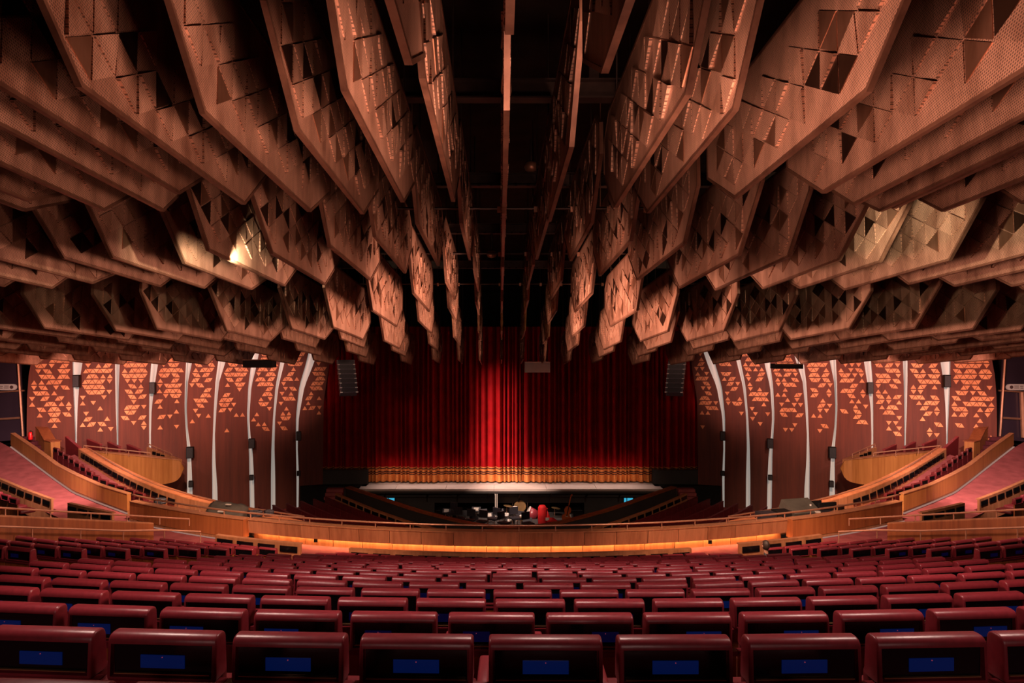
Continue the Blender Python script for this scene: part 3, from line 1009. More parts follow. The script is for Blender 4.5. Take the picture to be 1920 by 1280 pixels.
R15 = row_R(15)
screen_partition([pol(R15, -0.2 + 0.4 * k / 12, -5.08) for k in range(13)], 'low wooden screen partition behind the central block of seats')
for s in (-1, 1):
    nm = 'left' if s < 0 else 'right'
    a, b = sorted((s * 0.262, s * 0.385))
    screen_partition([pol(R15, a + (b - a) * k / 5, -5.05) for k in range(6)], 'wooden screen partition at the front of the %s side block' % nm)
    pth = [mirror((-13.6, 21.45, -4.93), s), mirror((-12.7, 20.95, -4.95), s), mirror((-11.6, 20.4, -4.98), s)]
    screen_partition(pth if s < 0 else pth[::-1], 'short wooden screen partition beside the %s vomitory stairs' % nm)
    pth = [mirror((-19.2, 25.2, -4.66), s), mirror((-17.9, 24.4, -4.75), s), mirror((-16.3, 23.4, -4.92), s), mirror((-14.8, 22.5, -5.05), s)]
    screen_partition(pth if s < 0 else pth[::-1], 'wooden screen partition on the outer %s block along the carpet' % nm)

    # radial partition along the vomitory, with rails
    rp_ = empty('vomitory_wall', pol(row_R(11), s * 0.40, row_zt(11) - HS))
    tag(rp_, 'low brown veneer wall with two handrails beside the %s block of seats' % nm, 'partition')
    o = Vector(rp_.location)
    tp = [pol(row_R(i), s * 0.40, row_zt(i) + 0.23) - o for i in (7.5, 9, 10.5, 12, 13.2)]
    bt = [t + Vector((0, 0, -0.95)) for t in tp]
    for k in range(4):
        MB().wall(tp[k:k + 2], bt[k:k + 2], 0.1).build('veneer_panel', M['wood_red'], rp_)
    MB().wall([t + Vector((0, 0, 0.03)) for t in tp], [t for t in tp], 0.16).build('cap', M['wood'], rp_)
    up = [pol(row_R(i), s * 0.405, row_zt(i) + 0.40) - o for i in (7.5, 9, 10.5, 12, 13.4, 14.5)]
    MB().tube(up, 0.022, 6).build('handrail', M['rail'], rp_)
    for t in resample(up, 8):
        MB().tube([t, t + Vector((0, 0, -0.18))], 0.014, 5).build('post', M['rail'], rp_)
    lo = [pol(row_R(i), s * (0.388 - 0.004 * max(0, i - 12)), row_zt(i) + (0.06 if i < 13 else 0.12)) - o for i in (7.5, 9, 10.5, 12, 13.2, 14.3)]
    MB().tube(lo, 0.024, 6).build('handrail', M['rail'], rp_)
    for t in resample(lo, 7):
        MB().tube([t, t + Vector((0, 0, -0.35))], 0.014, 5).build('post', M['rail'], rp_)

# ================================================================== SEATS
def headrest(bm):
    r = bmesh.ops.create_cube(bm, size=1.0)
    for v in r['verts']:
        top = v.co.z > 0
        v.co = Vector((v.co.x * 0.486, v.co.y * (0.12 if not top else 0.095), 0.802 + v.co.z * 0.196))
    es = [e for e in bm.edges if all(v.co.z > 0.85 for v in e.verts) and abs(e.verts[0].co.y - e.verts[1].co.y) < 0.01]
    bmesh.ops.bevel(bm, geom=es, offset=0.034, segments=5, affect='EDGES', profile=0.5)
    es = [e for e in bm.edges if len(e.link_faces) == 2 and e.calc_face_angle() > 0.9]
    bmesh.ops.bevel(bm, geom=es, offset=0.012, segments=3, affect='EDGES', profile=0.5)
    bm.faces.ensure_lookup_table()
    f = min(bm.faces, key=lambda q: (q.normal.y * q.calc_area()))
    bmesh.ops.inset_region(bm, faces=[f], thickness=0.008, depth=0.0)
    bmesh.ops.inset_region(bm, faces=[f], thickness=0.004, depth=-0.024)


HEAD = bevel_mesh('headrest', M['leather'], headrest)
BEZEL = MB().box((0, -0.032, 0.790), (0.436, 0.012, 0.128)).mesh('screen_bezel', M['glass_black'])
LIP = MB().box((0, -0.046, 0.7335), (0.425, 0.012, 0.004)).mesh('screen_lip', M['brass'])
DISP = MB().box((0, -0.0395, 0.784), (0.196, 0.006, 0.056)).mesh('display', M['display'])
DISP2 = MB().box((0, -0.0395, 0.784), (0.15, 0.006, 0.056)).mesh('display', M['display_dim'])
STAT = MB().box((0.0, -0.0435, 0.804), (0.0035, 0.004, 0.0035)).mesh('status_light', M['status'])
BACK = MB().box((0, -0.015, 0.40), (0.54, 0.035, 0.60)).mesh('back_panel', M['seatwood'])
TRIMB = MB().box((0, -0.026, 0.690), (0.548, 0.05, 0.026)).mesh('trim_bar', M['leather'])


def cushion(bm):
    rbox(bm, (0, 0.30, 0.42), (0.47, 0.46, 0.12), 0.035, 2)


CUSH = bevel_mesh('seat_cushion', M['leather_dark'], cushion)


def backpad(bm):
    rbox(bm, (0, 0.055, 0.55), (0.46, 0.09, 0.36), 0.025, 2)


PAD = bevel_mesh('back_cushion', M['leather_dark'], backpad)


def armr(bm):
    rbox(bm, (0, 0.26, 0.59), (0.06, 0.40, 0.05), 0.015, 2)


ARM = bevel_mesh('armrest', M['leather'], armr)
PED = MB().box((0, 0.22, 0.18), (0.10, 0.30, 0.36)).mesh('pedestal', M['black'])

SEAT_N = [0]


HEAD_D = HEAD.copy()
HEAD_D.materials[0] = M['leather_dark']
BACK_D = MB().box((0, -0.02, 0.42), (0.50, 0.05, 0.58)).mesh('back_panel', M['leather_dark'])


def seat(loc, rz, label, group, detail, dx=0.0, dim=False):
    o = empty('theatre_chair', loc, (0, 0, rz))
    tag(o, label, 'seat', group)
    if group.startswith('terrace'):
        place('headrest', HEAD_D, o)
        place('screen_bezel', BEZEL, o)
        place('back_panel', BACK_D, o)
        place('seat_cushion', CUSH, o)
        SEAT_N[0] += 1
        return o
    place('headrest', HEAD, o)
    place('screen_bezel', BEZEL, o)
    place('back_panel', BACK, o)
    if detail > 0:
        place('display', DISP2 if dim else DISP, o, (dx, 0, 0))
        place('trim_bar', TRIMB, o)
    if detail > 1:
        place('screen_lip', LIP, o)
        place('status_light', STAT, o, (dx, 0, 0))
        place('armrest', ARM, o, (0.275, 0, 0))
    place('seat_cushion', CUSH, o)
    if detail > 0:
        place('back_cushion', PAD, o)
        place('pedestal', PED, o)
    SEAT_N[0] += 1
    return o


OFFS = {-1: -0.27, 0: -0.306, 1: 0.004, 2: 0.262, 3: 0.239, 4: -0.035, 5: 0.204}
rest = []                       # seats past the limit: one object of kind stuff
cand = []
PITCH = 0.553
for i in range(-1, 15):
    R = row_R(i)
    off = OFFS.get(i, (0.37 * i * i + 0.21 * i) % 0.553)
    blocks = [('central block', -0.2, 0.2)]
    for s in (-1, 1):
        nm = 'left' if s < 0 else 'right'
        blocks.append((nm + ' side block', *sorted((s * 0.264, s * 0.385))))
    for bn, t0, t1 in blocks:
        seats = []
        if bn == 'central block':
            n0 = math.ceil((t0 * R - off) / PITCH)
            n1 = math.floor((t1 * R - off) / PITCH)
            arcs = [(off + n * PITCH) / R for n in range(n0, n1 + 1)]
        else:
            cnt = int((t1 - t0) * R / PITCH)
            arcs = [(t0 if t0 < 0 else t0) + (PITCH / R) * (k + 0.5) for k in range(cnt)] if t0 > 0 else [t1 - (PITCH / R) * (k + 0.5) for k in range(cnt)][::-1]
        for th in arcs:
            p = pol(R, th, row_zt(i) - HS - (0.012 if i >= 0 else 0.045) - 0.0038 * row_d(i))
            px = px_of(p.x, p.y)
            if -75 < px < 1995 and p.y > 0.6:
                seats.append((p, th, px))
        seats.sort(key=lambda q: q[2])
        for n, (p, th, px) in enumerate(seats):
            if bn == 'central block':
                label = 'maroon leather seat, central block, %s row ahead, %s from left in view' % (ordn(i + 2), ordn(n + 1))
            else:
                label = 'maroon leather seat, %s, %s row ahead, %s from left in view' % (bn, ordn(i + 2), ordn(n + 1))
            dx = 0.0 if i <= 0 else (-0.085 if px < 1000 else 0.085)
            det = 2 if i <= 2 else (1 if i <= 10 else 0)
            cand.append((p.y + (50 if bn == 'central block' and i >= 11 else 0), p, th, label, 'theatre seats in the ' + bn, det, dx, (i >= 5 or (i > 0 and 560 < px < 1250))))
# outer blocks: straight rows beside the far carpets
for s in (-1, 1):
    nm = 'left' if s < 0 else 'right'
    for n in range(1, 5):
        a, b = Vector((-19.2, 25.2, -4.66)), Vector((-14.8, 22.5, -5.05))
        t = (b - a).normalized()
        nr = Vector((t.y, -t.x, 0)).normalized()
        cnt = 0
        L = (b - a).length
        row = []
        for k in range(int(L / 0.56)):
            p = a + t * (0.4 + 0.56 * k) + nr * (0.95 * n) + Vector((0, 0, 0.256 * n - 0.05 - HS))
            p = mirror(p, s)
            if -60 < px_of(p.x, p.y) < 1980:
                row.append(p)
        row.sort(key=lambda q: q.x)
        for k, p in enumerate(row):
            ang = math.atan2(t.y, t.x) * (1 if s < 0 else -1)
            cand.append((p.y, p, ang, 'maroon seat, outer %s block, %s row behind the screen partition, %s from left' % (nm, ordn(n), ordn(k + 1)), 'theatre seats in the outer %s block' % nm, 0, 0, False))
# terrace rows behind the aisle walls
for s in (-1, 1):
    nm = 'left' if s < 0 else 'right'
    pth = [mirror(P(*q), s) for q in ((101, 836, 27.7), (124, 851, 26.9), (147, 867, 26.1), (177, 888, 25.2), (200, 901, 24.7), (235, 914, 24.1), (272, 926, 23.5))]
    L = sum((b - a).length for a, b in zip(pth, pth[1:]))
    n = int(L / 0.56)
    q = resample(pth, n + 1)
    for k in range(n):
        a, b = q[k], q[k + 1]
        if s > 0:
            a, b = b, a
        t = b - a
        p = (a + b) / 2
        p.z -= HS
        cand.append((20.0, p, math.atan2(t.y, t.x), 'dark red terrace seat behind the %s aisle wall, %s from the top of the row' % (nm, ordn(k + 1)), 'terrace seats behind the %s aisle wall' % nm, 1, 0, False))
cand.sort(key=lambda c: c[0])
terr = [c for c in cand if c[4].startswith('terrace')]
main = [c for c in cand if not c[4].startswith('terrace')]
keep = main[:330 - len(terr)] + terr
rest = main[330 - len(terr):]
for (_, p, rz, label, group, det, dx, dim) in keep:
    seat(p, rz, label, group, det, dx, dim)


def append_mesh(mb, me, Mx):
    mb.add([Mx @ v.co for v in me.vertices], [tuple(p.vertices) for p in me.polygons])


if rest:
    mb = MB()
    low = MB().box((0, 0, 0.80), (0.486, 0.095, 0.20)).box((0, 0, 0.4), (0.50, 0.05, 0.55)).box((0, 0.28, 0.42), (0.47, 0.44, 0.12)).mesh('low_seat', M['leather'])
    for (_, p, rz, *_r) in rest:
        append_mesh(mb, low, Matrix.Translation(p) @ Matrix.Rotation(rz, 4, 'Z'))
    tag(mb.build('far_seats', M['leather']), 'remaining maroon seats in the farthest rows of the stalls', 'seats', kind='stuff')

# ---- front stalls on both sides of the pit: seat rows running down to the parapet
front = [(610, 932, 31.0), (588, 935.5, 30.2), (564, 939.5, 29.4), (538, 944, 28.6), (512, 947, 27.8), (486, 950, 27.0)]
fm = MB()
fback = MB().box((0, 0, -0.28), (0.50, 0.07, 0.56)).box((0, 0.0, 0.012), (0.52, 0.09, 0.03)).box((0, 0.25, -0.45), (0.48, 0.44, 0.10)).mesh('front_seat', M['leather_dark'])
for s in (-1, 1):
    nm = 'left' if s < 0 else 'right'
    for j, q in enumerate(front):
        a = P(*q)
        step = Vector((3.55, -4.55, -0.05)).normalized() * 0.54
        p = a.copy()
        n = 0
        while p.y > 20.8 and n < 16:
            c = p + step * 0.5
            ang = math.atan2(step.y, step.x)
            m = Matrix.Translation(mirror(c, s)) @ Matrix.Rotation(ang if s < 0 else math.pi - ang + math.pi, 4, 'Z')
            append_mesh(fm, fback, m)
            p = p + step
            step = Matrix.Rotation(0.012, 3, 'Z') @ step
            n += 1
    # slotted wooden wall closing the rows towards the pit
    pth = [mirror(P(*q), s) for q in ((628, 925.5, 31.5), (664, 941, 30.5), (700, 956, 29.5), (760, 977, 28.0), (815, 992, 26.8), (850, 1000, 26.2))]
    screen_partition(pth if s < 0 else pth[::-1], 'wooden screen wall between the %s front stalls and the pit' % nm)
    a = [mirror(P(*q), s) for q in ((470, 985, 24.0), (640, 1010, 24.0), (900, 1040, 24.0))]
    b = [mirror(P(*q), s) for q in ((465, 962, 27.5), (560, 957, 30.0), (640, 945, 32.6))]
    c = [mirror(P(*q), s) for q in ((480, 962, 28.0), (605, 945, 32.4), (690, 940, 32.6))]
    vs = a + b + c
    tag(MB().add(vs, [(0, 1, 4, 3), (1, 2, 5, 4), (3, 4, 7, 6), (4, 5, 8, 7)]).build('floor', M['carpet']), 'rose carpet under the %s front stalls' % nm, kind='structure')
tag(fm.build('front_stalls_seats', M['leather_dark']), 'rows of dark red front stalls seats on both sides of the pit', 'seats', kind='stuff')
# high backed seats of the boxes, seen end on
for s in (-1, 1):
    nm = 'left' if s < 0 else 'right'
    for k, (x0, y0, x1, y1, d) in enumerate(((122, 819, 147, 866, 28.9), (162, 824, 187, 846, 29.4), (201, 829, 222, 851, 29.6), (237, 834, 260, 856, 29.7))):
        e = empty('box_seat', mirror(P((x0 + x1) / 2, y1, d), s))
        tag(e, 'high dark red seat in the %s balcony box, %s from the outer end' % (nm, ordn(k + 1)), 'seat', 'box seats on the %s side' % nm)
        o = Vector(e.location)
        w = (y1 - y0) * 0.45
        tp = [mirror(P(x0, y0, d + 0.3), s) - o, mirror(P(x1, y0 + w, d - 0.4), s) - o]
        bt = [mirror(P(x0 + 2, y1 + 2, d + 0.3), s) - o, mirror(P(x1, y1 + 4, d - 0.4), s) - o]
        MB().wall(tp, bt, 0.09).build('backrest', M['leather_dark'], e)
        MB().wall([t + Vector((0, 0, 0.03)) for t in tp], tp, 0.12).build('top_roll', M['leather'], e)
        MB().box((bt[0] + bt[1]) / 2 + Vector((0, 0.3, 0.15)), (0.45, 0.4, 0.12)).build('seat_cushion', M['leather_dark'], e)

# ================================================================== HANGING FINS
SIDE, COLW = 0.35, 0.303
FT = 0.016                                # half thickness of the sheet


def poly_inset(poly, t):
    n = len(poly)
    out = []
    for i in range(n):
        p0, p1, p2 = Vector(poly[i - 1]), Vector(poly[i]), Vector(poly[(i + 1) % n])
        d1, d2 = (p1 - p0).normalized(), (p2 - p1).normalized()
        n1, n2 = Vector((-d1.y, d1.x)), Vector((-d2.y, d2.x))
        a, b = p0 + n1 * t, p1 + n2 * t
        cr = d1.x * d2.y - d1.y * d2.x
        if abs(cr) < 1e-6:
            out.append(tuple(p1 + n1 * t))
        else:
            u = ((b.x - a.x) * d2.y - (b.y - a.y) * d2.x) / cr
            out.append(tuple(a + d1 * u))
    return out


def inside(poly, p, margin):
    n = len(poly)
    for i in range(n):
        a, b = Vector(poly[i]), Vector(poly[(i + 1) % n])
        d = (b - a).normalized()
        if d.x * (p[1] - a.y) - d.y * (p[0] - a.x) < margin:
            return False
    return True


def facet_mesh(right, raised, h, mat, name='facet'):
    w, s = COLW, SIDE
    tri = [(0, 0), (0, s), (w, s / 2)] if right else [(w, 0), (w, s), (0, s / 2)]
    cx, cz = sum(p[0] for p in tri) / 3, sum(p[1] for p in tri) / 3
    k = 1 - 0.085
    tri = [((p[0] - cx) * k, (p[1] - cz) * k) for p in tri]
    hs = [FT + 0.008] * 3
    if raised is not None:
        hs[raised] = FT + h
        hs[(raised + 1) % 3] = FT + h * 0.55
    vs = [(hs[i], tri[i][0], tri[i][1]) for i in range(3)] + [(-hs[i], tri[i][0], tri[i][1]) for i in range(3)]
    return MB().add(vs, [(0, 1, 2), (5, 4, 3), (0, 3, 4, 1), (1, 4, 5, 2), (2, 5, 3, 0)]).mesh(name, mat)


FAC = {}
for right in (True, False):
    FAC[right] = [facet_mesh(right, r, h, M['bronze_facet']) for r in (0, 1, 2) for h in (0.014, 0.030)] + [facet_mesh(right, None, 0, M['bronze_plain'])]
    FAC[right, 'dark'] = facet_mesh(right, None, 0, M['bronze_dark'], 'dark_facet')

rf = random.Random(3)
VAR = []
for v in range(8):
    L = 4.7
    a1, b1 = rf.uniform(0.55, 0.95), rf.uniform(0.5, 0.8)
    a2, b2 = rf.uniform(0.75, 1.1), rf.uniform(0.42, 0.62)
    H = 1.30
    poly = [(a1, 0), (L - a2, 0), (L, b2), (L, H - 0.25), (L - 0.4, H), (0.4, H), (0, H - 0.25), (0, b1)]
    ins = poly_inset(poly, 0.035)
    sheet = MB().prism(poly_inset(poly, 0.02), (2 * FT, 0, 0), (-FT, 0, 0), (0, 1, 0), (0, 0, 1)).mesh('perforated_sheet', M['bronze_perf'])
    n = len(poly)
    vs, fs = [], []
    for sgn in (-1, 1):
        vs += [(sgn * 0.024, p[0], p[1]) for p in poly] + [(sgn * 0.024, p[0], p[1]) for p in ins]
    for i in range(n):
        j = (i + 1) % n
        fs += [(i, j, n + j, n + i), (2 * n + j, 2 * n + i, 3 * n + i, 3 * n + j), (i, 2 * n + i, 2 * n + j, j), (n + j, 3 * n + j, 3 * n + i, n + i)]
    frame = MB().add(vs, fs).mesh('frame', M['bronze_edge_shaded'])
    z0 = -rf.uniform(0.0, 0.3)
    facets = []
    joined = MB()
    for c in range(-1, 17):
        y0 = c * COLW + 0.05
        for r in range(-2, 6):
            for right in (True, False):
                zz = z0 + r * SIDE + (SIDE / 2 if (c % 2 == (0 if right else 1)) else 0)
                tri = [(y0, zz), (y0, zz + SIDE), (y0 + COLW, zz + SIDE / 2)] if right else [(y0 + COLW, zz), (y0 + COLW, zz + SIDE), (y0, zz + SIDE / 2)]
                if not all(inside(poly, p, 0.045) for p in tri):
                    continue
                cy, cz = sum(p[0] for p in tri) / 3, sum(p[1] for p in tri) / 3
                u = rf.random()
                if u < 0.09:
                    me = FAC[right, 'dark']
                elif u < 0.72:
                    me = FAC[right][rf.randrange(6)]
                elif u < 0.84:
                    me = FAC[right][6]
                else:
                    continue
                facets.append((cy, cz, me))
                if me is not FAC[right, 'dark']:
                    joined.add([(q.co.x, q.co.y + cy, q.co.z + cz) for q in me.vertices], [tuple(p.vertices) for p in me.polygons])
    VAR.append(dict(tip=L - a2, L=L, sheet=sheet, frame=frame, facets=facets, joined=joined.mesh('facet_relief', M['bronze_facet'])))
HANG = MB().tube([(0, 0, 0), (0, 0, 1)], 0.012, 5).mesh('hanger_rod', M['steel'])

# far-tip depth, height over the centre line and further out, fall per metre, spacing near the centre and further out
FROWS = [(4.0, 1.70, 1.70, 0.04, 0.6, 0.6), (8.15, 1.66, 1.66, 0.06, 0.6, 0.6), (12.5, 1.58, 1.08, 0.06, 0.6, 0.85), (16.9, 1.40, 0.16, 0.07, 0.6, 1.25),
         (21.0, 0.98, -0.08, 0.08, 0.7, 1.5), (24.9, 0.25, -0.36, 0.08, 0.75, 1.7), (28.0, -0.70, -0.72, 0.08, 0.8, 1.7)]
BTIP = {-1: (-0.55, 8.0), -2: (-1.15, 8.04), -3: (-1.75, 8.68), -4: (-2.35, 8.4), -5: (-2.95, 7.85), -6: (-3.55, 7.53), -7: (-4.15, 8.39),
        1: (0.65, 9.04), 2: (1.35, 7.97), 3: (1.87, 8.62), 4: (2.70, 7.82), 5: (3.45, 7.28), 6: (4.10, 7.9), 7: (4.79, 8.6)}
FIN_N = 0
for ri, (td, tzc, tzo, slope, sp0, sp1) in enumerate(FROWS):
    ks = []
    lim = min(19.5, 0.745 * (td + 0.6) + 0.4)
    k = 0
    xs_ = {0: 0.05}
    for sgn in (-1, 1):
        x, k = 0.05, 0
        while True:
            x += sgn * (sp0 + (sp1 - sp0) * min(1, max(0, (abs(x) - 1.0) / 3.5)))
            k += sgn
            if abs(x) > lim:
                break
            xs_[k] = x
    for k, x in sorted(xs_.items()):
        if ri == 0 and abs(k) > 1:
            continue
        tip = td + rf.uniform(-0.45, 0.45)
        if ri == 1 and k in BTIP:
            x, tip = BTIP[k]
        v = VAR[rf.randrange(len(VAR))]
        y0 = tip - v['tip']
        tz = tzc + (tzo - tzc) * min(1, max(0, (abs(x) - 0.8) / 2.4))
        z0 = tz + slope * v['tip'] + rf.uniform(-0.04, 0.04)
        ang = -math.atan(slope)
        fin = empty('ceiling_fin', (x, y0, z0), (ang, 0, 0))
        side = 'at the centre' if k == 0 else '%s %s of the central fin' % (ordn(abs(k)), 'left' if k < 0 else 'right')
        tag(fin, 'perforated bronze hanging fin, %s row ahead, %s' % (ordn(ri + 1), side), 'ceiling fin', 'bronze ceiling fins, %s row ahead' % ordn(ri + 1))
        place('perforated_sheet', v['sheet'], fin)
        place('frame', v['frame'], fin)
        zmax = 1.3 if abs(x) < 2.2 or ri > 1 else (0.95 if abs(x) < 5 else 0.72)
        if ri <= 3:
            for (cy, cz, me) in v['facets']:
                if cz > zmax or y0 + cy < 0.2:
                    continue
                place(me.name.split('.')[0], me, fin, (0, cy, cz))
        else:
            tag(place('facet_relief', v['joined'], fin), kind='stuff')
        for yy in (0.9, 3.8):
            place('hanger_rod', HANG, fin, (0, yy, 1.25), (-ang, 0, 0), (1, 1, 1.6 + 0.4 * ri))
        FIN_N += 1
print('FINS', FIN_N, 'SEATS', SEAT_N[0], 'REST', len(rest))


# ================================================================== CEILING VOID
for k, (d, z, h) in enumerate(((8.4, 3.15, 0.22), (12.3, 3.0, 0.2), (16.8, 2.9, 0.2), (21.6, 2.6, 0.2))):
    e = empty('ceiling_beam', (AX, d, z))
    tag(e, 'dark steel beam crossing the ceiling void, %s from the eye' % ordn(k + 1), 'beam', 'steel beams above the fins')
    MB().box((0, 0, 0.11), (16, 0.20, 0.02)).build('flange', M['steel'], e)
    MB().box((0, 0, -0.11), (16, 0.20, 0.02)).build('flange', M['steel'], e)
    MB().box((0, 0, 0), (16, 0.03, 0.20)).build('web', M['steel'], e)
    if k in (1, 2, 3):
        for j in range(-20, 21):
            MB().box((j * 0.22, -0.11, -0.11), (0.05, 0.01, 0.03)).build('hole_cover', M['black'], e)
    for x in (-1.9, -1.45, -1.25, 0.75, 1.3):
        if k == 0:
            MB().box((x - 0.1, 0.02, 0.24), (0.12, 0.1, 0.24)).build('bracket', M['steel'], e)
for k, (d, z) in enumerate(((11.6, 2.35), (16.1, 2.2), (20.6, 1.9))):
    e = empty('lighting_bar', (AX, d, z))
    tag(e, 'thin steel lighting bar with clamps in the ceiling void, %s from the eye' % ordn(k + 1), 'pipe', 'lighting bars above the fins')
    MB().tube([(-7, 0, 0), (7, 0, 0)], 0.026, 8).build('pipe', M['steel'], e)
    for j in range(-5, 6):
        MB().box((j * 0.62 + 0.1, -0.01, -0.02), (0.06, 0.07, 0.09)).build('clamp', M['rail'], e)
    for j in (-2, 1.2):
        MB().tube([(j, 0, 0), (j, 0, 1.9)], 0.008, 5).build('drop_wire', M['rail'], e)
for k, (px, py, d) in enumerate(((996, 318, 12.25), (922, 480, 16.75))):
    e = empty('round_sensor', P(px, py, d))
    tag(e, 'small round grey fitting on the %s steel beam in the void' % ORD[k + 2], 'fitting')
    MB().lathe([(0.02, -0.10), (0.10, -0.07), (0.13, 0.0), (0.10, 0.07), (0.02, 0.10)], (0, 0, 0.05), 14).build('globe', M['rail'], e, smooth=True)
    MB().tube([(0, 0, -0.05), (0, 0, 0.55)], 0.025, 6).build('stem', M['steel'], e)
# boxes hung below the last fins
for (px0, px1, py0, py1, d, mt, lab) in ((984, 1031, 678, 698, 27.2, 'white', 'pale grey hanging box above the centre of the curtain'),
                                         (457, 512, 674, 689, 26.0, 'black', 'flat black box hung below the fins over the left wall'),
                                         (1452, 1504, 682, 691, 26.0, 'black', 'flat black box hung below the fins over the right wall')):
    a, b = P(px0, py0, d), P(px1, py1, d)
    e = empty('hanging_box', ((a.x + b.x) / 2, d, b.z))
    tag(e, lab, 'box')
    w, h = b.x - a.x, a.z - b.z
    MB().box((0, 0.15, h / 2), (w, 0.5, h)).build('casing', M['white'] if mt == 'white' else M['black'], e)
    MB().box((0, -0.11, h - 0.01), (w * 1.02, 0.04, 0.02)).build('rim', M['rail'], e)
    for q in (-0.4, 0.4):
        MB().tube([(q * w, 0.1, h), (q * w, 0.1, h + 0.9)], 0.012, 5).build('hanger_rod', M['steel'], e)
# ================================================================== LOUDSPEAKERS
def speaker(p, w, h, label, ang):
    e = empty('wall_speaker', p, (0, 0, ang))
    tag(e, label, 'speaker')
    def sb(bm):
        rbox(bm, (0, 0, 0), (w, w * 0.9, h), 0.02, 2)
    place('cabinet', bevel_mesh('cabinet', M['black'], sb), e)
    MB().box((0, -w * 0.46, 0), (w * 0.86, 0.02, h * 0.9)).build('grille', M['gear'], e)
    MB().box((0, w * 0.55, 0), (w * 0.3, 0.25, 0.06)).build('wall_bracket', M['steel'], e)


SPK = [(143.5, 714, 11, 23), (286, 727, 10, 21), (356.5, 848, 12.5, 21), (358, 907, 8, 12), (472, 831, 11, 18), (471.5, 895, 7.5, 10), (560, 817, 9, 17), (560, 887, 7, 9)]
for s in (-1, 1):
    nm = 'left' if s < 0 else 'right'
    for k, (px, py, w, h) in enumerate(SPK):
        d = wall_d(px) - 0.35
        size = 'small' if h < 15 else 'tall'
        slit = {0: 'first', 1: 'third', 2: 'fourth', 3: 'fourth', 4: 'sixth', 5: 'sixth', 6: 'eighth', 7: 'eighth'}[k]
        speaker(mirror(P(px, py, d), s), w * d / F, h * d / F, '%s black speaker on the %s slit from the outer end of the %s wall' % (size, slit, nm), s * -0.25)
    # line array
    la = empty('line_array', mirror(P(650, 742, 30.6), s))
    tag(la, 'curved hanging line array speaker %s of the curtain' % nm, 'speaker', 'line array speakers')
    o = Vector(la.location)
    for k in range(7):
        c = mirror(P(648 + k * 0.9, 679 + k * 9.3, 30.6), s) - o
        m = Matrix.Rotation(s * -0.35, 3, 'Z') @ Matrix.Rotation(math.radians(-2 - 3.5 * k), 3, 'X')
        bo = MB().box(c, (0.74, 0.5, 0.205), M=m).build('array_cabinet', M['array'], la)
        MB().box(c + m @ Vector((0, -0.26, 0)), (0.66, 0.02, 0.17), M=m).build('grille', M['gear'], bo)
        for q in (-1, 1):
            MB().box(c + m @ Vector((q * 0.34, -0.26, -0.10)), (0.10, 0.05, 0.03), M=m).build('link_plate', M['white'], bo)

# ================================================================== CONTROL DESKS
ds = empty('covered_desk', P(425, 968, 20.4))
tag(ds, 'control desk under an olive dust cover behind the left parapet', 'desk')
o = Vector(ds.location)
cov = [P(400, 937, 21.6), P(466, 946, 21.2), P(449, 970, 20.3), P(383, 959, 20.9)]
n = 10
vs, fs = [], []
for i in range(n + 1):
    for j in range(7):
        u, v = i / n, j / 6
        p = cov[0].lerp(cov[1], u).lerp(cov[3].lerp(cov[2], u), v)
        p.z += 0.05 * math.sin(v * 3.1) + 0.018 * math.sin(u * 17 + v * 5) - 0.05 * (abs(2 * u - 1) ** 6)
        vs.append(p - o)
nb = len(vs)
vs += [Vector((v.x, v.y, v.z)) + Vector((0, 0.03, -0.5)) for v in vs]
for i in range(n):
    for j in range(6):
        fs.append((i * 7 + j, i * 7 + j + 1, i * 7 + j + 8, i * 7 + j + 7))
        fs.append((nb + i * 7 + j, nb + i * 7 + j + 7, nb + i * 7 + j + 8, nb + i * 7 + j + 1))
for i in range(n):
    fs.append((i * 7, i * 7 + 7, nb + i * 7 + 7, nb + i * 7))
    fs.append((i * 7 + 6, nb + i * 7 + 6, nb + i * 7 + 13, i * 7 + 13))
for j in range(6):
    fs.append((j, nb + j, nb + j + 1, j + 1))
    fs.append((n * 7 + j, n * 7 + j + 1, nb + n * 7 + j + 1, nb + n * 7 + j))
MB().add(vs, fs).build('dust_cover', M['olive'], ds, smooth=True)
for (px, py, d, w) in ((428, 949, 20.95, 0.17), (414, 962, 20.5, 0.18)):
    MB().box(P(px, py, d) - o + Vector((0, 0, 0.06)), (w, 0.06, 0.03), rz=-0.2).build('paper_tag', M['paper'], ds)
for (px, py, w) in ((478, 968, 0.4), (504, 967, 0.24), (300, 944, 0.35)):
    e = empty('cable_bundle', P(px, py, 20.6 if px > 400 else 22.6))
    tag(e, {478: 'black gear bag beside the covered desk', 504: 'small black cable coil by the parapet rail', 300: 'black lump of cable on the left terrace ledge'}[px], 'equipment')
    bm_ = MB()
    for k in range(3):
        bm_.tube([(w * 0.5 * math.cos(a / 6 * math.pi * 2), w * 0.3 * math.sin(a / 6 * math.pi * 2), 0.04 + 0.05 * k) for a in range(7)], 0.045, 6)
    bm_.build('coil', M['gear'], e)
dk = empty('sound_desk', P(1530, 968, 20.6))
tag(dk, 'sound mixing desk with black monitors behind the right parapet', 'desk')
o = Vector(dk.location)
MB().box(P(1500, 955, 20.9) - o, (0.95, 0.7, 0.30), rz=0.25, rx=0.45).build('console', M['olive'], dk)
MB().box(P(1532, 962, 20.8) - o, (1.0, 0.5, 0.14), rz=0.25).build('fader_panel', M['gear'], dk)
MB().box(P(1551, 949, 21.0) - o, (0.62, 0.07, 0.24), rz=0.25).build('monitor', M['black'], dk)
MB().box(P(1530, 945, 21.2) - o, (0.35, 0.07, 0.22), rz=0.25).build('monitor', M['black'], dk)
MB().box(P(1577, 951, 20.8) - o, (0.20, 0.05, 0.16), rz=0.25).build('small_screen', M['steel'], dk)
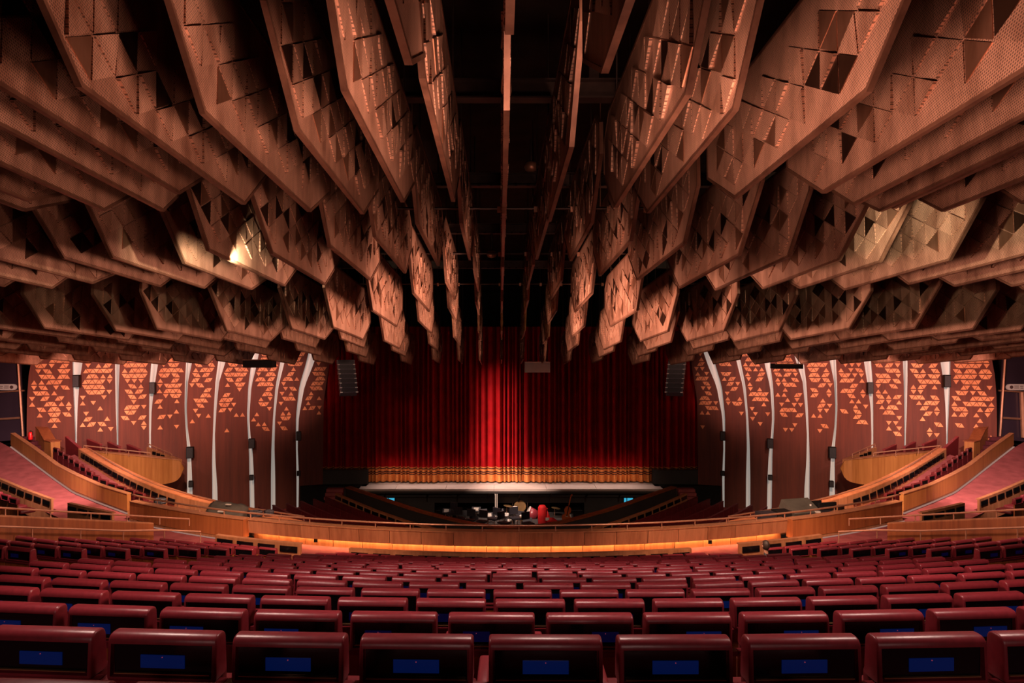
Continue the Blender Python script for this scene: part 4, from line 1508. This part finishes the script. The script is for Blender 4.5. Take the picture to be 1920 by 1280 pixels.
MB().tube([P(1520, 945, 20.9) - o, P(1518, 966, 20.9) - o], 0.03, 6).build('stand_arm', M['white'], dk)
MB().box(P(1533, 960, 20.6) - o, (0.14, 0.1, 0.05)).build('paper_tag', M['paper'], dk)
gb = empty('gear_case', P(1436, 972, 20.3))
tag(gb, 'black cable cases behind the right parapet rail', 'equipment')
MB().box((0, 0, 0.10), (0.5, 0.35, 0.2), rz=0.2).build('case', M['gear'], gb)
MB().box((0.5, 0.1, 0.12), (0.45, 0.35, 0.22), rz=0.2).build('case', M['black'], gb)

# ================================================================== ORCHESTRA PIT
ZP = -8.06
rq = random.Random(21)
def stand(px, py, d, k):
    p = P(px, py, d)
    e = empty('music_stand', (p.x, p.y, ZP), (0, 0, rq.uniform(-0.5, 0.5)))
    tag(e, 'black music stand in the orchestra pit, %s from left' % ordn(k), 'music stand', 'music stands in the pit')
    h = p.z - ZP
    MB().tube([(0, 0, 0), (0, 0, h)], 0.014, 5).build('pole', M['steel'], e)
    MB().box((0, -0.03, h), (0.42, 0.02, 0.22), rx=-0.35).build('desk', M['gear'], e)
    if k % 3 == 1:
        MB().box((0.0, -0.055, h + 0.01), (0.24, 0.01, 0.15), rx=-0.35).build('sheet', M['paper'], e)
    for a in (0, 2.1, 4.2):
        MB().tube([(0, 0, 0.16), (0.26 * math.cos(a), 0.26 * math.sin(a), 0.01)], 0.012, 4).build('leg', M['steel'], e)


k = 1
for (px, py, d) in ((838, 957, 32.2), (853, 955, 32.8), (872, 961, 31.6), (893, 954, 32.6), (889, 971, 30.6), (905, 958, 32.4), (916, 965, 31.2), (936, 962, 31.8), (949, 957, 32.6), (957, 976, 30.9), (976, 962, 31.6), (989, 974, 30.6), (1066, 967, 31.8)):
    stand(px, py, d, k)
    k += 1


def pchair(px, d, k):
    p = P(px, 980, d)
    e = empty('pit_chair', (p.x, p.y, ZP), (0, 0, rq.uniform(-0.7, 0.7)))
    tag(e, 'black musician chair in the pit, %s from left' % ordn(k), 'chair', 'chairs in the pit')
    MB().box((0, 0, 0.46), (0.42, 0.42, 0.06)).build('seat', M['gear'], e)
    MB().box((0, 0.2, 0.75), (0.40, 0.05, 0.32)).build('backrest', M['gear'], e)
    for sx in (-1, 1):
        for sy in (-1, 1):
            MB().tube([(sx * 0.18, sy * 0.18, 0.45), (sx * 0.2, sy * 0.2, 0)], 0.014, 5).build('leg', M['rail'], e)


for k, (px, d) in enumerate(((846, 31.2), (862, 30.2), (880, 29.9), (903, 29.7), (926, 30.2), (945, 29.5), (966, 30.3), (990, 29.4))):
    pchair(px, d, k + 1)
# gong, drums, percussion
e = empty('gong', P(975, 949, 32.9))
tag(e, 'bronze gong hanging in the pit behind the drums', 'gong')
MB().lathe([(0.02, 0.03), (0.28, 0.03), (0.30, 0.0), (0.28, -0.03), (0.02, -0.02)], n=20, M=Matrix.Rotation(math.pi / 2, 3, 'X')).build('disc', M['brass'], e)
for sx in (-1, 1):
    MB().tube([(sx * 0.36, 0.02, -1.4), (sx * 0.36, 0.02, 0.42)], 0.02, 5).build('stand_post', M['steel'], e)
MB().tube([(-0.36, 0.02, 0.42), (0.36, 0.02, 0.42)], 0.02, 5).build('crossbar', M['steel'], e)
dr = empty('bass_drum', P(997, 964, 32.3))
tag(dr, 'red shelled bass drum tilted beside the red harp cover', 'drum')
Mx = Matrix.Rotation(-1.1, 3, 'Y')
MB().lathe([(0.30, -0.22), (0.30, 0.22)], n=20, M=Mx).build('shell', M['leather'], dr, smooth=True)
MB().lathe([(0.315, 0.20), (0.315, 0.235), (0.05, 0.235)], n=20, M=Mx).build('drum_head', M['paper'], dr)
for a in (-0.25, 0.25):
    MB().tube([(a, 0, -0.2), (a * 1.5, 0, -1.0)], 0.02, 5).build('leg', M['rail'], dr)
for k, (px, py, d, r, h, mt) in enumerate(((981, 967, 31.2, 0.17, 0.26, 'brass'), (949, 963, 31.9, 0.13, 0.14, 'white'), (966, 958, 32.2, 0.15, 0.16, 'paper'), (966, 950, 31.9, 0.11, 0.10, 'white'))):
    p = P(px, py, d)
    e = empty('drum', (p.x, p.y, ZP))
    tag(e, 'small %s drum on a stand in the pit, %s from left' % ({'brass': 'copper', 'white': 'white', 'paper': 'cream'}[mt], ordn(k + 1)), 'drum', 'percussion in the pit')
    hh = p.z - ZP
    MB().lathe([(r * 0.5, hh - h), (r, hh - h * 0.6), (r, hh)], n=16).build('shell', M[mt], e, smooth=True)
    MB().lathe([(r * 1.04, hh), (r * 1.04, hh + 0.02)], n=16).build('drum_head', M['paper'], e)
    MB().tube([(0, 0, 0), (0, 0, hh - h)], 0.02, 5).build('stand_pole', M['steel'], e)
    for a in (0, 2.1, 4.2):
        MB().tube([(0, 0, 0.3), (0.25 * math.cos(a), 0.25 * math.sin(a), 0.0)], 0.014, 4).build('leg', M['steel'], e)
for k, (px, py, d) in enumerate(((950, 948, 32.4), (1040, 952, 32.6))):
    p = P(px, py, d)
    e = empty('cymbal', (p.x, p.y, ZP))
    tag(e, 'brass cymbal on a thin stand in the pit, %s of the drums' % ('left' if k == 0 else 'right'), 'cymbal', 'cymbals in the pit')
    hh = p.z - ZP
    MB().tube([(0, 0, 0), (0, 0, hh)], 0.014, 5).build('stand_pole', M['rail'], e)
    MB().lathe([(0.02, hh + 0.03), (0.06, hh + 0.02), (0.22, hh)], n=16, M=Matrix.Rotation(0.15, 3, 'Y')).build('disc', M['brass'], e)
# white post pair in the pit opening
e = empty('pit_post', (P(930, 960, 32.2).x, 32.2, ZP))
tag(e, 'pair of pale steel posts in the middle of the pit opening', 'post')
for q in (-0.03, 0.05):
    MB().tube([(q, 0, 0), (q, 0, 1.12)], 0.022, 6).build('tube', M['paper'], e)
MB().box((0, 0, 0.015), (0.3, 0.2, 0.03)).build('base_plate', M['steel'], e)
# covered harp
hp = empty('covered_harp', (P(1020, 985, 30.6).x, 30.6, ZP))
tag(hp, 'upright harp under a bright red cloth cover in the pit', 'harp')
h = P(1020, 947, 30.6).z - ZP
MB().lathe([(0.17, 0.0), (0.19, 0.1), (0.20, h * 0.5), (0.19, h * 0.9), (0.13, h)], (-0.08, 0, 0), 16).build('cover', M['redcloth'], hp, smooth=True)
MB().tube([(0.10, 0.06, 0.1), (0.17, 0.06, h * 0.5), (0.13, 0.06, h * 0.85)], [0.12, 0.10, 0.05], 10).build('neck_cover', M['redcloth'], hp, smooth=True)
MB().tube([(0.15, -0.05, 0.28), (0.40, -0.1, 0.32), (0.60, -0.1, 0.24)], [0.13, 0.12, 0.05], 10).build('cover_fold', M['redcloth'], hp, smooth=True)
MB().box((0.14, -0.16, h * 0.40), (0.16, 0.02, 0.13)).build('paper_tag', M['paper'], hp)
# double bass
db = empty('double_bass', (P(1058, 985, 30.8).x, 30.8, ZP), (0, 0.22, 0))
tag(db, 'orange varnished double bass leaning in the pit', 'double bass')
out = []
for k in range(28):
    a = 2 * math.pi * k / 28
    zz = 0.36 * math.sin(a)
    w = 0.19 * abs(math.cos(a)) ** 0.6 * (1 - 0.42 * math.exp(-((zz - 0.03) / 0.09) ** 2)) * (1.12 if zz < 0 else 0.88)
    out.append((math.copysign(w, math.cos(a)), zz + 0.52))
MB().prism(out, (0, 0.16, 0), (0, -0.08, 0), (1, 0, 0), (0, 0, 1)).build('body', M['bass'], db)
MB().tube([(0, -0.04, 0.86), (0, -0.03, 1.32)], 0.025, 6).build('neck', M['bass'], db)
MB().tube([(0, -0.03, 1.32), (0.0, -0.06, 1.40), (0.04, -0.03, 1.44)], 0.035, 6).build('scroll', M['bass'], db)
MB().box((0, -0.10, 0.72), (0.035, 0.02, 0.5)).build('fingerboard', M['black'], db)
MB().box((0, -0.10, 0.45), (0.10, 0.02, 0.03)).build('bridge', M['paper'], db)

# ================================================================== PERSON sitting at the end of a row
def person(loc, rz, label):
    DZ = 0.20                                        # sits low, on a step
    root = empty('person', loc, (0, 0, rz))
    tag(root, label, 'person')
    V = [(0, 0, 0.48), (0, -0.03, 0.66), (0, -0.04, 0.86), (0, -0.02, 0.98), (0, 0.0, 1.06), (0, 0.02, 1.14),      # spine..head base
         (-0.17, -0.03, 0.92), (-0.25, 0.08, 0.70), (-0.20, 0.30, 0.62), (-0.19, 0.40, 0.61),
         (0.17, -0.03, 0.92), (0.25, 0.08, 0.70), (0.20, 0.30, 0.62), (0.19, 0.40, 0.61),
         (-0.10, 0.05, 0.53), (-0.12, 0.40, 0.68), (-0.12, 0.44, 0.29), (-0.12, 0.56, 0.245),
         (0.10, 0.05, 0.53), (0.12, 0.40, 0.68), (0.12, 0.44, 0.29), (0.12, 0.56, 0.245)]
    E = [(0, 1), (1, 2), (2, 3), (3, 4), (4, 5), (2, 6), (6, 7), (7, 8), (8, 9), (2, 10), (10, 11), (11, 12), (12, 13),
         (0, 14), (14, 15), (15, 16), (16, 17), (0, 18), (18, 19), (19, 20), (20, 21)]
    Rd = [0.15, 0.14, 0.15, 0.07, 0.055, 0.05, 0.07, 0.05, 0.04, 0.03, 0.07, 0.05, 0.04, 0.03, 0.10, 0.07, 0.05, 0.04, 0.10, 0.07, 0.05, 0.04]
    me = bpy.data.meshes.new('body')
    me.from_pydata([(x, y, z - DZ + (0.02 if i in (0,) else 0)) for i, (x, y, z) in enumerate(V)], E, [])
    b = bpy.data.objects.new('body', me)
    link(b, root)
    me.materials.append(M['shirt'])
    md = b.modifiers.new('skin', 'SKIN')
    for i, r in enumerate(Rd):
        me.skin_vertices[0].data[i].radius = (r, r * 0.85)
    me.skin_vertices[0].data[0].use_root = True
    b.modifiers.new('sub', 'SUBSURF').levels = 1
    def hd(bm):
        bmesh.ops.create_uvsphere(bm, u_segments=18, v_segments=12, radius=1)
        for v in bm.verts:
            x, y, z = v.co
            wz = 1 - 0.22 * max(0, -z)
            v.co = Vector((x * 0.075 * wz, 0.02 + y * 0.095 * wz, 1.22 + z * 0.118))
            if y > 0.9 and abs(z + 0.1) < 0.2:
                v.co.y += 0.018                      # nose
    place('head', bevel_mesh('head', M['skin'], hd), root, (0, 0, -DZ))
    def ha(bm):
        bmesh.ops.create_uvsphere(bm, u_segments=18, v_segments=12, radius=1)
        for v in bm.verts:
            x, y, z = v.co
            if y > 0.35 and z < 0.45:
                v.co = Vector((x * 0.05, 0.0, 1.24 + z * 0.05))
            else:
                v.co = Vector((x * 0.083, 0.005 + y * 0.103, 1.235 + max(z, -0.75) * 0.123))
    place('hair', bevel_mesh('hair', M['hair'], ha), root, (0, 0, -DZ))
    for sx in (-1, 1):
        MB().lathe([(0.01, -0.012), (0.028, 0), (0.01, 0.012)], (sx * 0.08, 0.02, 1.21), 8, Matrix.Rotation(math.pi / 2, 3, 'Y')).build('ear', M['skin'], root, loc=(0, 0, -DZ))
        MB().tube([(sx * 0.19, 0.38, 0.61), (sx * 0.185, 0.45, 0.60)], [0.035, 0.032], 6).build('palm', M['skin'], root, loc=(0, 0, -DZ))
        for f in range(4):
            MB().tube([(sx * (0.165 + 0.018 * f), 0.45, 0.60), (sx * (0.165 + 0.018 * f), 0.485, 0.595), (sx * (0.165 + 0.018 * f), 0.505 - 0.004 * abs(f - 1), 0.575)], 0.008, 5).build('finger', M['skin'], root, loc=(0, 0, -DZ))
        MB().tube([(sx * 0.155, 0.40, 0.61), (sx * 0.135, 0.44, 0.605), (sx * 0.130, 0.465, 0.59)], 0.009, 5).build('thumb', M['skin'], root, loc=(0, 0, -DZ))
    MB().tube([(0, -0.005, 1.0), (0, 0.01, 1.14)], [0.055, 0.05], 10).build('neck', M['skin'], root, loc=(0, 0, -DZ))


pp = pol(row_R(14) + 0.40, 0.254, row_zt(14) - HS)
person(pp, 0.25, 'dark haired person sitting by the right gangway below the parapet')
